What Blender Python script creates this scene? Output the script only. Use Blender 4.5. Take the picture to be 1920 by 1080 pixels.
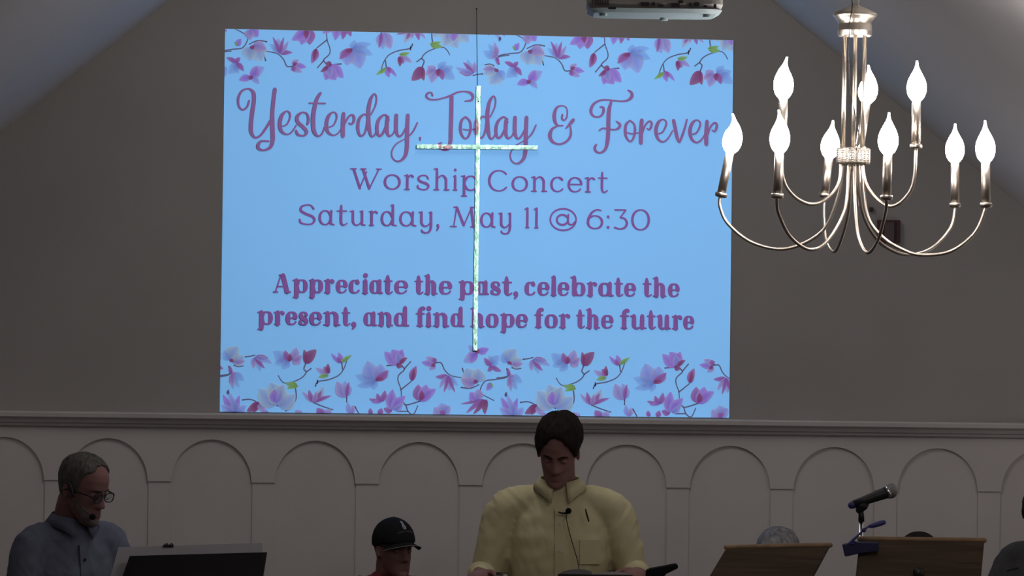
import bpy, math, random
from mathutils import Vector, Matrix, noise, Euler
random.seed(7)
for o in list(bpy.data.objects): bpy.data.objects.remove(o)
sc = bpy.context.scene
COL = sc.collection
PI = math.pi
def L(c):
    c = c/255.0
    return c/12.92 if c <= .04045 else ((c+.055)/1.055)**2.4
def S3(r, g, b): return (L(r), L(g), L(b))

# ------------------------------------------------------------------ camera
F = 6600.0; CAMY = -14.7; CAMZ = 2.5; TH = math.radians(.7)
cam = bpy.data.cameras.new('camera'); cam.lens = F/1920*36; cam.sensor_width = 36
cam.clip_end = 100
co = bpy.data.objects.new('camera', cam); COL.objects.link(co)
RV = Vector((math.cos(TH), 0, math.sin(TH))); UV = Vector((-math.sin(TH), 0, math.cos(TH))); FV = Vector((0, 1, 0))
m = Matrix.Identity(4)
for i in range(3):
    m[i][0] = RV[i]; m[i][1] = UV[i]; m[i][2] = -FV[i]
m[0][3] = 0; m[1][3] = CAMY; m[2][3] = CAMZ
co.matrix_world = m
sc.camera = co
def P(px, py, y):                    # point of the photograph at world depth y
    d = y-CAMY
    return Vector((0, CAMY, CAMZ)) + FV*d + RV*((px-960)/F*d) + UV*((540-py)/F*d)

# ------------------------------------------------------------------ view, world, lights
sc.view_settings.view_transform = 'Standard'; sc.view_settings.look = 'None'
sc.view_settings.gamma = 1; sc.view_settings.use_curve_mapping = False
sc.view_settings.exposure = 0
w = bpy.data.worlds.new('world'); sc.world = w; w.use_nodes = True
w.node_tree.nodes['Background'].inputs[0].default_value = (.5, .5, .55, 1)
w.node_tree.nodes['Background'].inputs[1].default_value = .05
def area(name, loc, rot, sx, sy, power, col):
    l = bpy.data.lights.new(name, 'AREA'); l.shape = 'RECTANGLE'; l.size = sx; l.size_y = sy
    l.energy = power; l.color = col
    o = bpy.data.objects.new(name, l); COL.objects.link(o); o.location = loc; o.rotation_euler = rot
    return o
# unseen overhead area lights added for room light: above the platform, over the nave
area('platform_overhead_fill', (-.15, -2.2, 4.3), (math.radians(32), 0, 0), 1.2, 1.4, 23, (1, .92, .84))
area('nave_overhead_fill', (-.15, -9.0, 4.2), (math.radians(14), 0, 0), 1.2, 4, 17, (1, .92, .87))
area('side_area_light', (2.5, -1.5, 2.45), (0, math.radians(30), 0), .5, 1.0, 2.2, (1, .80, .76))  # unseen side area lights, no lamp fixture stands here
area('side_area_light', (-2.7, -1.2, 2.35), (0, math.radians(-30), 0), .5, 1.0, 1.4, (1, .82, .76))
area('ceiling_fill_uplight', (2.55, -2.6, 1.55), (math.radians(180), math.radians(22), 0), .9, 3.0, 12.5, (1, .93, .90))  # unseen uplight added to brighten the right ceiling slope
def lamp(loc, power, col, r=.25):    # unseen point lights added as fill, standing in for other chandeliers
    l = bpy.data.lights.new('room_fill_light', 'POINT'); l.energy = power; l.color = col; l.shadow_soft_size = r
    o = bpy.data.objects.new('room_fill_light', l); COL.objects.link(o); o.location = loc
lamp((-1.5, -9.5, 2.9), 10, (1, .88, .82)); lamp((1.5, -9.5, 2.9), 13, (1, .88, .82)); lamp((0, -16.5, 3.3), 9, (1, .88, .82))

# ------------------------------------------------------------------ materials
MATS = {}
def mat(name, col, rough=.6, metal=0, spec=.3, noise_amt=0, noise_scale=8, stretch=(1, 1, 1), bump=0, bump_scale=40, emit=None, es=0, trans=0, coat=0):
    if name in MATS: return MATS[name]
    M = bpy.data.materials.new(name); M.use_nodes = True; nt = M.node_tree; N = nt.nodes; K = nt.links
    b = N['Principled BSDF']
    b.inputs['Base Color'].default_value = (*col, 1); b.inputs['Roughness'].default_value = rough
    b.inputs['Metallic'].default_value = metal; b.inputs['Specular IOR Level'].default_value = spec
    b.inputs['Transmission Weight'].default_value = trans
    b.inputs['Coat Weight'].default_value = coat
    if emit:
        b.inputs['Emission Color'].default_value = (*emit, 1); b.inputs['Emission Strength'].default_value = es
    tc = N.new('ShaderNodeTexCoord'); mp = N.new('ShaderNodeMapping'); mp.inputs['Scale'].default_value = stretch
    K.new(tc.outputs['Object'], mp.inputs[0])
    if noise_amt:
        n = N.new('ShaderNodeTexNoise'); n.inputs['Scale'].default_value = noise_scale; n.inputs['Detail'].default_value = 5
        K.new(mp.outputs[0], n.inputs['Vector'])
        r = N.new('ShaderNodeMapRange'); r.inputs['From Min'].default_value = .3; r.inputs['From Max'].default_value = .7
        r.inputs['To Min'].default_value = 1-noise_amt; r.inputs['To Max'].default_value = 1+noise_amt
        K.new(n.outputs[0], r.inputs[0])
        mx = N.new('ShaderNodeVectorMath'); mx.operation = 'SCALE'; mx.inputs[0].default_value = col
        K.new(r.outputs[0], mx.inputs['Scale']); K.new(mx.outputs[0], b.inputs['Base Color'])
    if bump:
        n = N.new('ShaderNodeTexNoise'); n.inputs['Scale'].default_value = bump_scale; n.inputs['Detail'].default_value = 3
        K.new(mp.outputs[0], n.inputs['Vector'])
        bp = N.new('ShaderNodeBump'); bp.inputs['Strength'].default_value = bump; bp.inputs['Distance'].default_value = .004
        K.new(n.outputs[0], bp.inputs['Height']); K.new(bp.outputs[0], b.inputs['Normal'])
    MATS[name] = M
    return M
def m_wall():   return mat('grey_wall_paint', (.30, .29, .285), .9, spec=.1, noise_amt=.03, noise_scale=3, bump=.05, bump_scale=200)
def m_wains():  return mat('white_wainscot_paint', (.475, .46, .455), .7, spec=.2, noise_amt=.03, noise_scale=4)
def m_trim():   return mat('white_trim_paint', (.44, .425, .42), .6, spec=.2, noise_amt=.03, noise_scale=6)
def m_ceil():   return mat('ceiling_paint', (.66, .64, .63), .95, spec=.1, noise_amt=.02, noise_scale=2)
NICKEL = mat('brushed_nickel', (.66, .60, .51), .32, 1, noise_amt=.10, noise_scale=30, stretch=(1, 1, .1))
NICKEL_SMOOTH = mat('polished_nickel', (.64, .57, .49), .36, 1, noise_amt=.05, noise_scale=20)
DARKMETAL = mat('dark_metal', (.03, .03, .03), .4, .6, noise_amt=.1)
BLACK = mat('black_plastic', (.012, .012, .014), .5, noise_amt=.15, noise_scale=20)
CHROME = mat('chrome', (.6, .6, .6), .15, 1, noise_amt=.03)
FOAM = mat('black_foam', (.008, .008, .008), .95, spec=.05, bump=.6, bump_scale=400)
BRASS = mat('hammered_brass', (.40, .72, .56), .42, .40, spec=.5, noise_amt=.35, noise_scale=60, stretch=(1, 1, .6), bump=.8, bump_scale=90)

# ------------------------------------------------------------------ object helpers
def tag(o, label=None, cat=None, group=None, kind=None):
    if label: o['label'] = label
    if cat: o['category'] = cat
    if group: o['group'] = group
    if kind: o['kind'] = kind
    return o
def empty(name, loc, label=None, cat=None, group=None):
    o = bpy.data.objects.new(name, None); COL.objects.link(o); o.location = loc; o.empty_display_size = .05
    return tag(o, label, cat, group)
def origin_of(p):
    v = Vector((0, 0, 0))
    while p: v = v+Vector(p.location); p = p.parent
    return v
def obj(name, geo, mt=None, parent=None, smooth=False, label=None):
    vs, fs = geo
    vs = [Vector(v) for v in vs]
    if parent: org = origin_of(parent); loc = Vector((0, 0, 0))
    else:
        lo = Vector([min(v[i] for v in vs) for i in range(3)]); hi = Vector([max(v[i] for v in vs) for i in range(3)])
        org = Vector(((lo.x+hi.x)/2, (lo.y+hi.y)/2, lo.z)); loc = org
    me = bpy.data.meshes.new(name); me.from_pydata([tuple(v-org) for v in vs], [], fs); me.update()
    if smooth: me.shade_smooth()
    if mt: me.materials.append(mt)
    o = bpy.data.objects.new(name, me); COL.objects.link(o); o.location = loc
    if parent: o.parent = parent
    if label: o['label'] = label
    return o
def join(*gs):
    V = []; Fc = []
    for vs, fs in gs:
        n = len(V); V += [Vector(v) for v in vs]; Fc += [tuple(i+n for i in f) for f in fs]
    return V, Fc
def xf(geo, M): return [M @ Vector(v) for v in geo[0]], geo[1]
def box(a, b):
    x0, y0, z0 = a; x1, y1, z1 = b
    v = [(x0,y0,z0),(x1,y0,z0),(x1,y1,z0),(x0,y1,z0),(x0,y0,z1),(x1,y0,z1),(x1,y1,z1),(x0,y1,z1)]
    return v, [(0,3,2,1),(4,5,6,7),(0,1,5,4),(1,2,6,5),(2,3,7,6),(3,0,4,7)]
def cbox(c, s): return box([c[i]-s[i]/2 for i in range(3)], [c[i]+s[i]/2 for i in range(3)])
def prism(front, d):                 # polygon of points pushed by vector d
    n = len(front); f = [Vector(p) for p in front]; v = f+[p+Vector(d) for p in f]
    fs = [tuple(range(n)), tuple(range(2*n-1, n-1, -1))]
    for i in range(n):
        j = (i+1) % n; fs.append((i, i+n, j+n, j))
    return v, fs
def crom(pts, sub):
    n = len(pts); out = []
    if n < 3:
        for i in range(sub+1): out.append(tuple(pts[0][k]+(pts[1][k]-pts[0][k])*i/sub for k in range(len(pts[0]))))
        return out
    for i in range(n-1):
        p0 = pts[max(i-1, 0)]; p1 = pts[i]; p2 = pts[i+1]; p3 = pts[min(i+2, n-1)]
        for s in range(sub):
            t = s/sub
            out.append(tuple(.5*((2*p1[k])+(-p0[k]+p2[k])*t+(2*p0[k]-5*p1[k]+4*p2[k]-p3[k])*t*t+(-p0[k]+3*p1[k]-3*p2[k]+p3[k])*t**3) for k in range(len(p1))))
    out.append(tuple(pts[-1])); return out
def tube(pts, rad, seg=12, sub=1, cap='round', flat=1.0, flatdir=None):
    """tube through pts; rad a number or a list; sub>1 smooths the path"""
    if not isinstance(rad, (list, tuple)): rad = [rad]*len(pts)
    q = [(*p, r) for p, r in zip(pts, rad)]
    if sub > 1: q = crom(q, sub)
    C = [Vector(a[:3]) for a in q]; R = [a[3] for a in q]; n = len(C)
    T = [(C[min(i+1, n-1)]-C[max(i-1, 0)]).normalized() for i in range(n)]
    if cap == 'round':
        C2 = []; R2 = []; T2 = []
        for k in (1, .85, .5): C2.append(C[0]-T[0]*R[0]*k); R2.append(R[0]*math.sqrt(max(1-k*k, .0025))); T2.append(T[0])
        C2 += C; R2 += R; T2 += T
        for k in (.5, .85, 1): C2.append(C[-1]+T[-1]*R[-1]*k); R2.append(R[-1]*math.sqrt(max(1-k*k, .0025))); T2.append(T[-1])
        C, R, T = C2, R2, T2; n = len(C)
    up = Vector(flatdir) if flatdir else (Vector((0, 0, 1)) if abs(T[0].z) < .9 else Vector((1, 0, 0)))
    a = T[0].cross(up).normalized(); V = []; Fc = []
    for i in range(n):
        if flatdir: a = T[i].cross(Vector(flatdir)).normalized()
        else: a = (a-T[i]*a.dot(T[i])).normalized()
        b = a.cross(T[i]).normalized()
        for s in range(seg):
            t = 2*PI*s/seg
            V.append(C[i]+a*math.cos(t)*R[i]+b*math.sin(t)*R[i]*flat)
    for i in range(n-1):
        for s in range(seg):
            t = (s+1) % seg
            Fc.append((i*seg+s, i*seg+t, (i+1)*seg+t, (i+1)*seg+s))
    Fc.append(tuple(reversed(range(seg)))); Fc.append(tuple(range((n-1)*seg, n*seg)))
    return V, Fc
def lathe(c, prof, seg=32, flute=0, nfl=0):  # prof: (r, z) upwards or downwards about vertical axis at c
    V = []; Fc = []; n = len(prof)
    for r, z in prof:
        for s in range(seg):
            t = 2*PI*s/seg; rr = r*(1+flute*math.cos(nfl*t))
            V.append(Vector((c[0]+rr*math.cos(t), c[1]+rr*math.sin(t), c[2]+z)))
    up = prof[-1][1] >= prof[0][1]
    for i in range(n-1):
        for s in range(seg):
            t = (s+1) % seg; f = (i*seg+s, i*seg+t, (i+1)*seg+t, (i+1)*seg+s)
            Fc.append(f if up else f[::-1])
    a = tuple(range(seg)); b = tuple(range((n-1)*seg, n*seg))
    Fc.append(a[::-1] if up else a); Fc.append(b if up else b[::-1])
    return V, Fc
def ellipsoid(c, r, seg=20, rings=12):
    V = []; Fc = []
    for i in range(rings+1):
        p = PI*i/rings; sr = max(math.sin(p), .002)
        for s in range(seg):
            t = 2*PI*s/seg; V.append(Vector((c[0]+r[0]*sr*math.cos(t), c[1]+r[1]*sr*math.sin(t), c[2]-r[2]*math.cos(p))))
    for i in range(rings):
        for s in range(seg):
            t = (s+1) % seg; Fc.append((i*seg+s, i*seg+t, (i+1)*seg+t, (i+1)*seg+s))
    Fc.append(tuple(reversed(range(seg)))); Fc.append(tuple(range(rings*seg, (rings+1)*seg)))
    return V, Fc
def rings(rs, seg=32, pw=1.0):       # (z, rx, ry, cx, cy) horizontal sections
    V = []; Fc = []; n = len(rs)
    for z, rx, ry, cx, cy in rs:
        for s in range(seg):
            t = 2*PI*s/seg; c = math.cos(t); d = math.sin(t)
            V.append(Vector((cx+rx*math.copysign(abs(c)**pw, c), cy+ry*math.copysign(abs(d)**pw, d), z)))
    for i in range(n-1):
        for s in range(seg):
            t = (s+1) % seg; Fc.append((i*seg+s, i*seg+t, (i+1)*seg+t, (i+1)*seg+s))
    Fc.append(tuple(reversed(range(seg)))); Fc.append(tuple(range((n-1)*seg, n*seg)))
    return V, Fc
def bevel(o, wd, seg=2):
    md = o.modifiers.new('bevel', 'BEVEL'); md.width = wd; md.segments = seg; md.limit_method = 'ANGLE'; return o

# ------------------------------------------------------------------ the room
APX = P(896.5, -452, 0); AX, AZ = APX.x, APX.z
SL = math.tan(math.radians(38.8)); HW = 3.4; EZ = AZ-SL*HW; YB = -18.0
def struct(name, geo, mt, parent=None):
    o = obj(name, geo, mt, parent); 
    if not parent: o['kind'] = 'structure'
    return o
rail_l = P(0, 782, 0); RZ = P(960, 790, 0).z
# gable wall (upper, painted grey) and wainscot wall (lower)
wf = prism([(AX-HW, 0, 0), (AX+HW, 0, 0), (AX+HW, 0, EZ), (AX, 0, AZ), (AX-HW, 0, EZ)], (0, .15, 0))
wall_front = struct('wall_front', wf, m_wall())
struct('wall_left', box((AX-HW-.15, YB, 0), (AX-HW, .15, EZ)), m_wains())
struct('wall_right', box((AX+HW, YB, 0), (AX+HW+.15, .15, EZ)), m_wains())
struct('wall_back', prism([(AX-HW, YB-.15, 0), (AX+HW, YB-.15, 0), (AX+HW, YB-.15, EZ), (AX, YB-.15, AZ), (AX-HW, YB-.15, EZ)], (0, .15, 0)), m_wall())
t = .12
struct('ceiling', join(prism([(AX-HW-.15, YB, EZ-.15*SL), (AX, YB, AZ), (AX, YB, AZ+t), (AX-HW-.15, YB, EZ-.15*SL+t)], (0, .15-YB, 0)),
                       prism([(AX, YB, AZ), (AX+HW+.15, YB, EZ-.15*SL), (AX+HW+.15, YB, EZ-.15*SL+t), (AX, YB, AZ+t)], (0, .15-YB, 0))), m_ceil())
struct('floor', box((AX-HW, YB, -.1), (AX+HW, 0, 0)), mat('floor_carpet', (.10, .07, .06), .95, spec=.05, noise_amt=.2, noise_scale=60, bump=.3, bump_scale=300))
STG = .30
stage = struct('floor_platform', box((AX-HW, -4.7, 0), (AX+HW, 0, STG)), mat('platform_carpet', (.09, .065, .06), .95, spec=.05, noise_amt=.2, noise_scale=60, bump=.3, bump_scale=300))
struct('trim_1', box((AX-HW, -4.73, 0), (AX+HW, -4.70, STG-.02)), m_trim())
# wainscot: back board, spandrel plates with arches, pilasters
ZR = P(960, 797, 0).z              # underside of the rail
zspr = P(960, 910, 0).z            # springing line
wains = struct('wall_front_wainscot', box((AX-HW, -.012, STG), (AX+HW, 0, ZR)), m_wains())
SPC = 194.2*14.7/F; R_A = 75*14.7/F
xc0 = P(203, 900, 0).x
k0 = int((AX-HW-xc0)/SPC); k1 = int((AX+HW-xc0)/SPC)
for k in range(k0, k1+1):
    xc = xc0+k*SPC
    # spandrel plate for one bay: rectangle with an arched cut
    n = 24; pts = [(-SPC/2, ZR), (-SPC/2, zspr), (-R_A, zspr)]
    pts += [(-R_A*math.cos(PI*i/n), zspr+R_A*1.06*math.sin(PI*i/n)) for i in range(1, n)]
    pts += [(R_A, zspr), (SPC/2, zspr), (SPC/2, ZR)]
    # split as strips so that faces stay convex
    V = []; Fc = []
    top = [(-SPC/2, ZR)]+[(-R_A*math.cos(PI*i/n), ZR) for i in range(0, n+1)]+[(SPC/2, ZR)]
    bot = [(-SPC/2, zspr)]+[(-R_A*math.cos(PI*i/n), zspr+R_A*1.06*math.sin(PI*i/n)) for i in range(0, n+1)]+[(SPC/2, zspr)]
    for y in (-.026, -.012):
        for a in top: V.append(Vector((xc+a[0], y, a[1])))
        for a in bot: V.append(Vector((xc+a[0], y, a[1])))
    q = len(top)
    for i in range(q-1):
        Fc.append((i, q+i, q+i+1, i+1))                              # front
        Fc.append((q+i, 3*q+i, 3*q+i+1, q+i+1))                      # underside
    Fc.append((0, 2*q, 3*q, q)); Fc.append((q-1, 2*q-1, 4*q-1, 3*q-1)); Fc.append(tuple([0]+list(range(1, q))+[3*q-1, 2*q]))
    arch = obj('arch_panel', (V, Fc), m_wains(), wains)
    # pilaster under the spandrel foot
    hw = (SPC/2-R_A)*.93
    obj('pilaster', box((xc+SPC/2-hw, -.019, STG), (xc+SPC/2+hw, -.012, zspr)), m_wains(), wains)
# chair rail / cap moulding
def moulding(name, prof):            # prof of (y, z)
    return struct(name, prism([(AX-HW, y, z) for y, z in prof], (2*HW, 0, 0)), m_trim())
za = P(960, 782, -.09).z
moulding('trim_2', [(0, za), (-.085, za), (-.09, za-.006), (-.088, za-.022), (-.072, za-.032), (-.066, za-.040), (-.062, za-.046), (-.050, za-.050), (-.046, za-.060), (-.034, za-.066), (0, za-.066)])
struct('baseboard_front', box((AX-HW, -.03, STG), (AX+HW, -.019, STG+.12)), m_trim())

# ------------------------------------------------------------------ projected picture
QC = [(422, 54), (1375, 75.5), (1367, 783.5), (412, 772)]
SY = -.008
def clampq(x, y):
    for _ in range(2):
        tx = (x-417)/953; tx = min(max(tx, -.02), 1.02)
        y = min(max(y, 54+21.5*tx), 772+11.5*tx)
        ty = (y-60)/715
        x = min(max(x, 422-10*ty), 1375-8*ty)
    return x, y
screen = empty('projection_screen', P(890, 776, SY), 'large light blue picture projected on the grey gable wall, with concert wording and magnolia borders', 'projection screen')
def print_mat():
    M = bpy.data.materials.new('slide_print'); M.use_nodes = True; N = M.node_tree.nodes; K = M.node_tree.links
    b = N['Principled BSDF']; b.inputs['Roughness'].default_value = .95; b.inputs['Specular IOR Level'].default_value = 0
    a = N.new('ShaderNodeAttribute'); a.attribute_name = 'ink'
    K.new(a.outputs['Color'], b.inputs['Base Color']); K.new(a.outputs['Alpha'], b.inputs['Alpha'])
    return M
PRINT = print_mat()
SLIDE = mat('slide_blue', S3(125, 184, 240), .95, spec=0, noise_amt=.012, noise_scale=2)
LETTER = mat('letter_plum', S3(126, 92, 143), .95, spec=0, noise_amt=.04, noise_scale=12)
LETTER_B = mat('letter_plum_deep', S3(121, 82, 146), .95, spec=0, noise_amt=.04, noise_scale=12)
obj('picture_field', prism([P(x, y, SY) for x, y in QC], (0, .007, 0)), SLIDE, screen)
def ribbon(pts, sub=8):              # pts (px,py,width px): flat stroke polygons in photo pixels with round ends
    q = crom(pts, sub) if len(pts) > 2 else crom(pts, 6)
    n = len(q); lf = []; rt = []
    for i in range(n):
        a = q[max(i-1, 0)]; b = q[min(i+1, n-1)]
        dx, dy = b[0]-a[0], b[1]-a[1]; l = math.hypot(dx, dy) or 1; dx /= l; dy /= l; h = q[i][2]/2
        lf.append((q[i][0]-dy*h, q[i][1]+dx*h)); rt.append((q[i][0]+dy*h, q[i][1]-dx*h))
    V = []; Fc = []
    for i in range(n): V += [(*lf[i], .0005*i/n), (*rt[i], .0005*i/n)]
    for i in range(n-1): Fc.append((2*i, 2*i+1, 2*i+3, 2*i+2))
    for e in (0, n-1):               # round caps
        c = len(V); h = q[e][2]/2*.92
        dz = .0007 if e else .0002-.0004
        V.append((q[e][0], q[e][1], dz))
        for s in range(10): V.append((q[e][0]+h*math.cos(2*PI*s/10), q[e][1]+h*math.sin(2*PI*s/10), dz))
        for s in range(10): Fc.append((c, c+1+s, c+1+(s+1) % 10))
    return V, Fc
def flat_to_wall(geo, y): return [P(*clampq(a[0], a[1]), y) for a in geo[0]], geo[1]
def lettering(name, strokes, mt, y, label=None, sub=8):
    V = []; Fc = []
    for i, s in enumerate(strokes):
        g = ribbon(s, sub); k = len(V); V += [P(a[0], a[1], y-(i % 6)*.0013+a[2]) for a in g[0]]; Fc += [tuple(j+k for j in f) for f in g[1]]
    return obj(name, (V, Fc), mt, screen, label=label)
LY = SY-.006
def Z(ox, oy, s, strokes, dx=0, dy=0): return [[(ox+(x+dx)/s, oy+(y+dy)/s, w_/s) for x, y, w_ in st] for st in strokes]
A_ = (430, 150, 6.75); B_ = (620, 150, 6.75); C_ = (780, 150, 6.75); D_ = (1010, 150, 6.75); E_ = (1150, 150, 6.75)
gY = [[(252,262,26),(225,340,26),(170,378,24),(122,330,28),(115,230,32),(160,140,28),(245,112,24),(305,160,46),(312,260,52),(290,420,54),(275,560,54),(278,660,50),(325,728,30),(390,705,28),(450,630,32),(520,520,36)],
      [(578,118,50),(560,260,50),(545,420,52),(545,520,56),(548,640,56),(550,760,54),(520,850,42),(440,888,26),(375,870,40),(365,825,46),(405,775,30),(500,775,22)]]
ge = [[(675,585,20),(730,560,20),(768,480,24),(765,420,26),(725,395,20),(665,450,44),(640,560,50),(660,645,42),(725,688,22),(790,660,20),(850,570,18)]]
gs = [[(990,560,30),(1003,500,34),(985,430,26),(925,410,22),(862,460,44),(868,530,46),(930,590,46),(980,650,42),(960,695,32),(915,705,24),(865,685,34),(848,640,28)]]
gt = [[(1155,165,34),(1110,240,44),(1085,330,50),(1065,450,54),(1065,600,54),(1090,680,42),(1135,710,24),(1180,670,22),(1205,600,20)], [(1015,292,20),(1215,296,22)]]
gr = [[(165,425,48),(158,500,54),(155,620,54),(155,712,52)], [(175,560,24),(225,470,24),(270,442,28),(296,470,36),(290,530,34),(260,558,26),(232,545,18)]]
gd = [[(475,450,24),(420,435,24),(360,500,38),(345,610,42),(370,698,30),(415,695,26),(450,620,28),(475,480,36)], [(512,440,16),(565,330,20),(582,250,20),(575,195,20),(548,180,24),(505,250,42),(480,380,50),(480,500,50),(490,620,48),(515,708,28),(555,700,24),(585,640,22)]]
ga = [[(735,470,26),(680,442,26),(612,500,38),(587,600,44),(605,695,34),(650,690,32),(700,590,28),(735,500,30)], [(718,475,46),(712,560,52),(712,650,50),(740,710,30),(790,680,22),(815,620,22)]]
gy = [[(832,445,48),(828,540,52),(830,640,50),(858,710,30),(905,690,26),(960,590,24)], [(978,445,48),(972,560,52),(968,700,54),(965,850,54),(945,955,46),(890,1018,30),(830,1025,20),(782,980,20),(775,900,20),(830,810,18),(930,750,16),(1000,700,20),(1050,640,24),(1098,540,20)]]
gT = [[(208,198,28),(195,162,22),(150,167,28),(130,205,30),(165,240,26),(240,250,22),(340,230,22),(430,200,26),(520,158,24),(610,145,20),(685,162,34),(720,205,38),(698,255,30),(620,268,18)],
      [(450,205,52),(448,350,54),(445,500,54),(440,650,54),(435,780,50),(400,858,34),(345,884,22),(302,855,32),(292,812,30),(322,795,20)]]
go = [[(628,466,22),(580,510,34),(562,600,40),(578,690,34),(625,742,22),(670,700,30),(692,610,32),(680,520,30),(628,466,22)], [(600,622,16),(660,632,16),(760,615,16),(800,590,18)]]
gamp = [[(300,440,28),(295,490,28),(325,508,22),(355,470,22),(362,400,20),(345,345,18),(290,326,18),(228,352,32),(198,440,50),(208,530,44),(245,574,24),(305,577,20)],
        [(245,578,20),(172,620,34),(142,700,50),(168,772,40),(230,808,26),(300,805,26),(370,760,32),(406,690,34),(402,590,22)], [(340,615,14),(375,580,30),(410,540,46),(438,505,46)]]
gF = [[(775,342,18),(815,348,32),(820,400,36),(790,452,28),(735,470,22),(680,445,32),(660,385,40),(692,310,34),(760,264,26),(850,252,22),(960,262,22),(1060,268,22),(1130,255,30),(1178,210,44),(1172,158,36),(1130,130,20)],
      [(920,270,30),(890,380,50),(882,520,54),(880,650,54),(870,780,52),(840,880,38),(775,922,24),(722,898,34),(710,855,38),(730,818,26)],
      [(765,640,20),(810,612,22),(880,620,24),(960,628,20),(1013,605,34),(1028,562,34),(980,522,18)]]
go2 = [[(212,512,22),(162,560,34),(150,640,40),(162,720,34),(212,778,22),(255,730,30),(273,640,34),(262,560,28),(212,512,22)], [(175,665,18),(240,680,18),(330,665,16)]]
gr2 = [[(360,508,50),(352,600,54),(348,700,54),(348,795,52)], [(365,680,24),(400,580,24),(450,524,24),(482,540,32),(478,590,32),(455,628,26),(425,615,18)]]
ge2 = [[(570,680,20),(620,660,22),(660,590,26),(668,530,26),(625,498,20),(567,540,40),(538,640,48),(562,740,40),(625,783,24),(690,740,22),(750,640,18)]]
gv = [[(762,512,46),(780,600,48),(805,720,46),(832,785,28),(865,720,32),(905,600,28),(930,500,24)]]
title1 = Z(*A_, gY)+Z(*A_, ge)+Z(*A_, gs)+Z(*A_, gt)+Z(*A_, ge, 588, 12)+Z(*B_, gr)+Z(*B_, gd)+Z(*B_, ga)+Z(*B_, gy)+Z(*B_, [[(1132,733,34),(1133,765,14)]])
title2 = Z(*C_, gT)+Z(*C_, go)+Z(*C_, gd, 426, 28)+Z(*C_, ga, 424, 28)+Z(*C_, gy, 422, 28)
title3 = Z(*D_, gamp)
title4 = Z(*D_, gF)+Z(*E_, go2)+Z(*E_, gr2)+Z(*E_, ge2)+Z(*E_, gv)+Z(*E_, ge2, 430, 8)+Z(*E_, [[(1185,522,46),(1178,620,52),(1175,720,54),(1175,812,52)]])+Z(*E_, gr2[1:], 825, 20)
for st, lb in ((title1, 'Yesterday'), (title2, 'Today'), (title3, 'ampersand'), (title4, 'Forever')):
    lettering('script_lettering', st, LETTER, LY, 'plum brush script reading '+lb)

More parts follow.
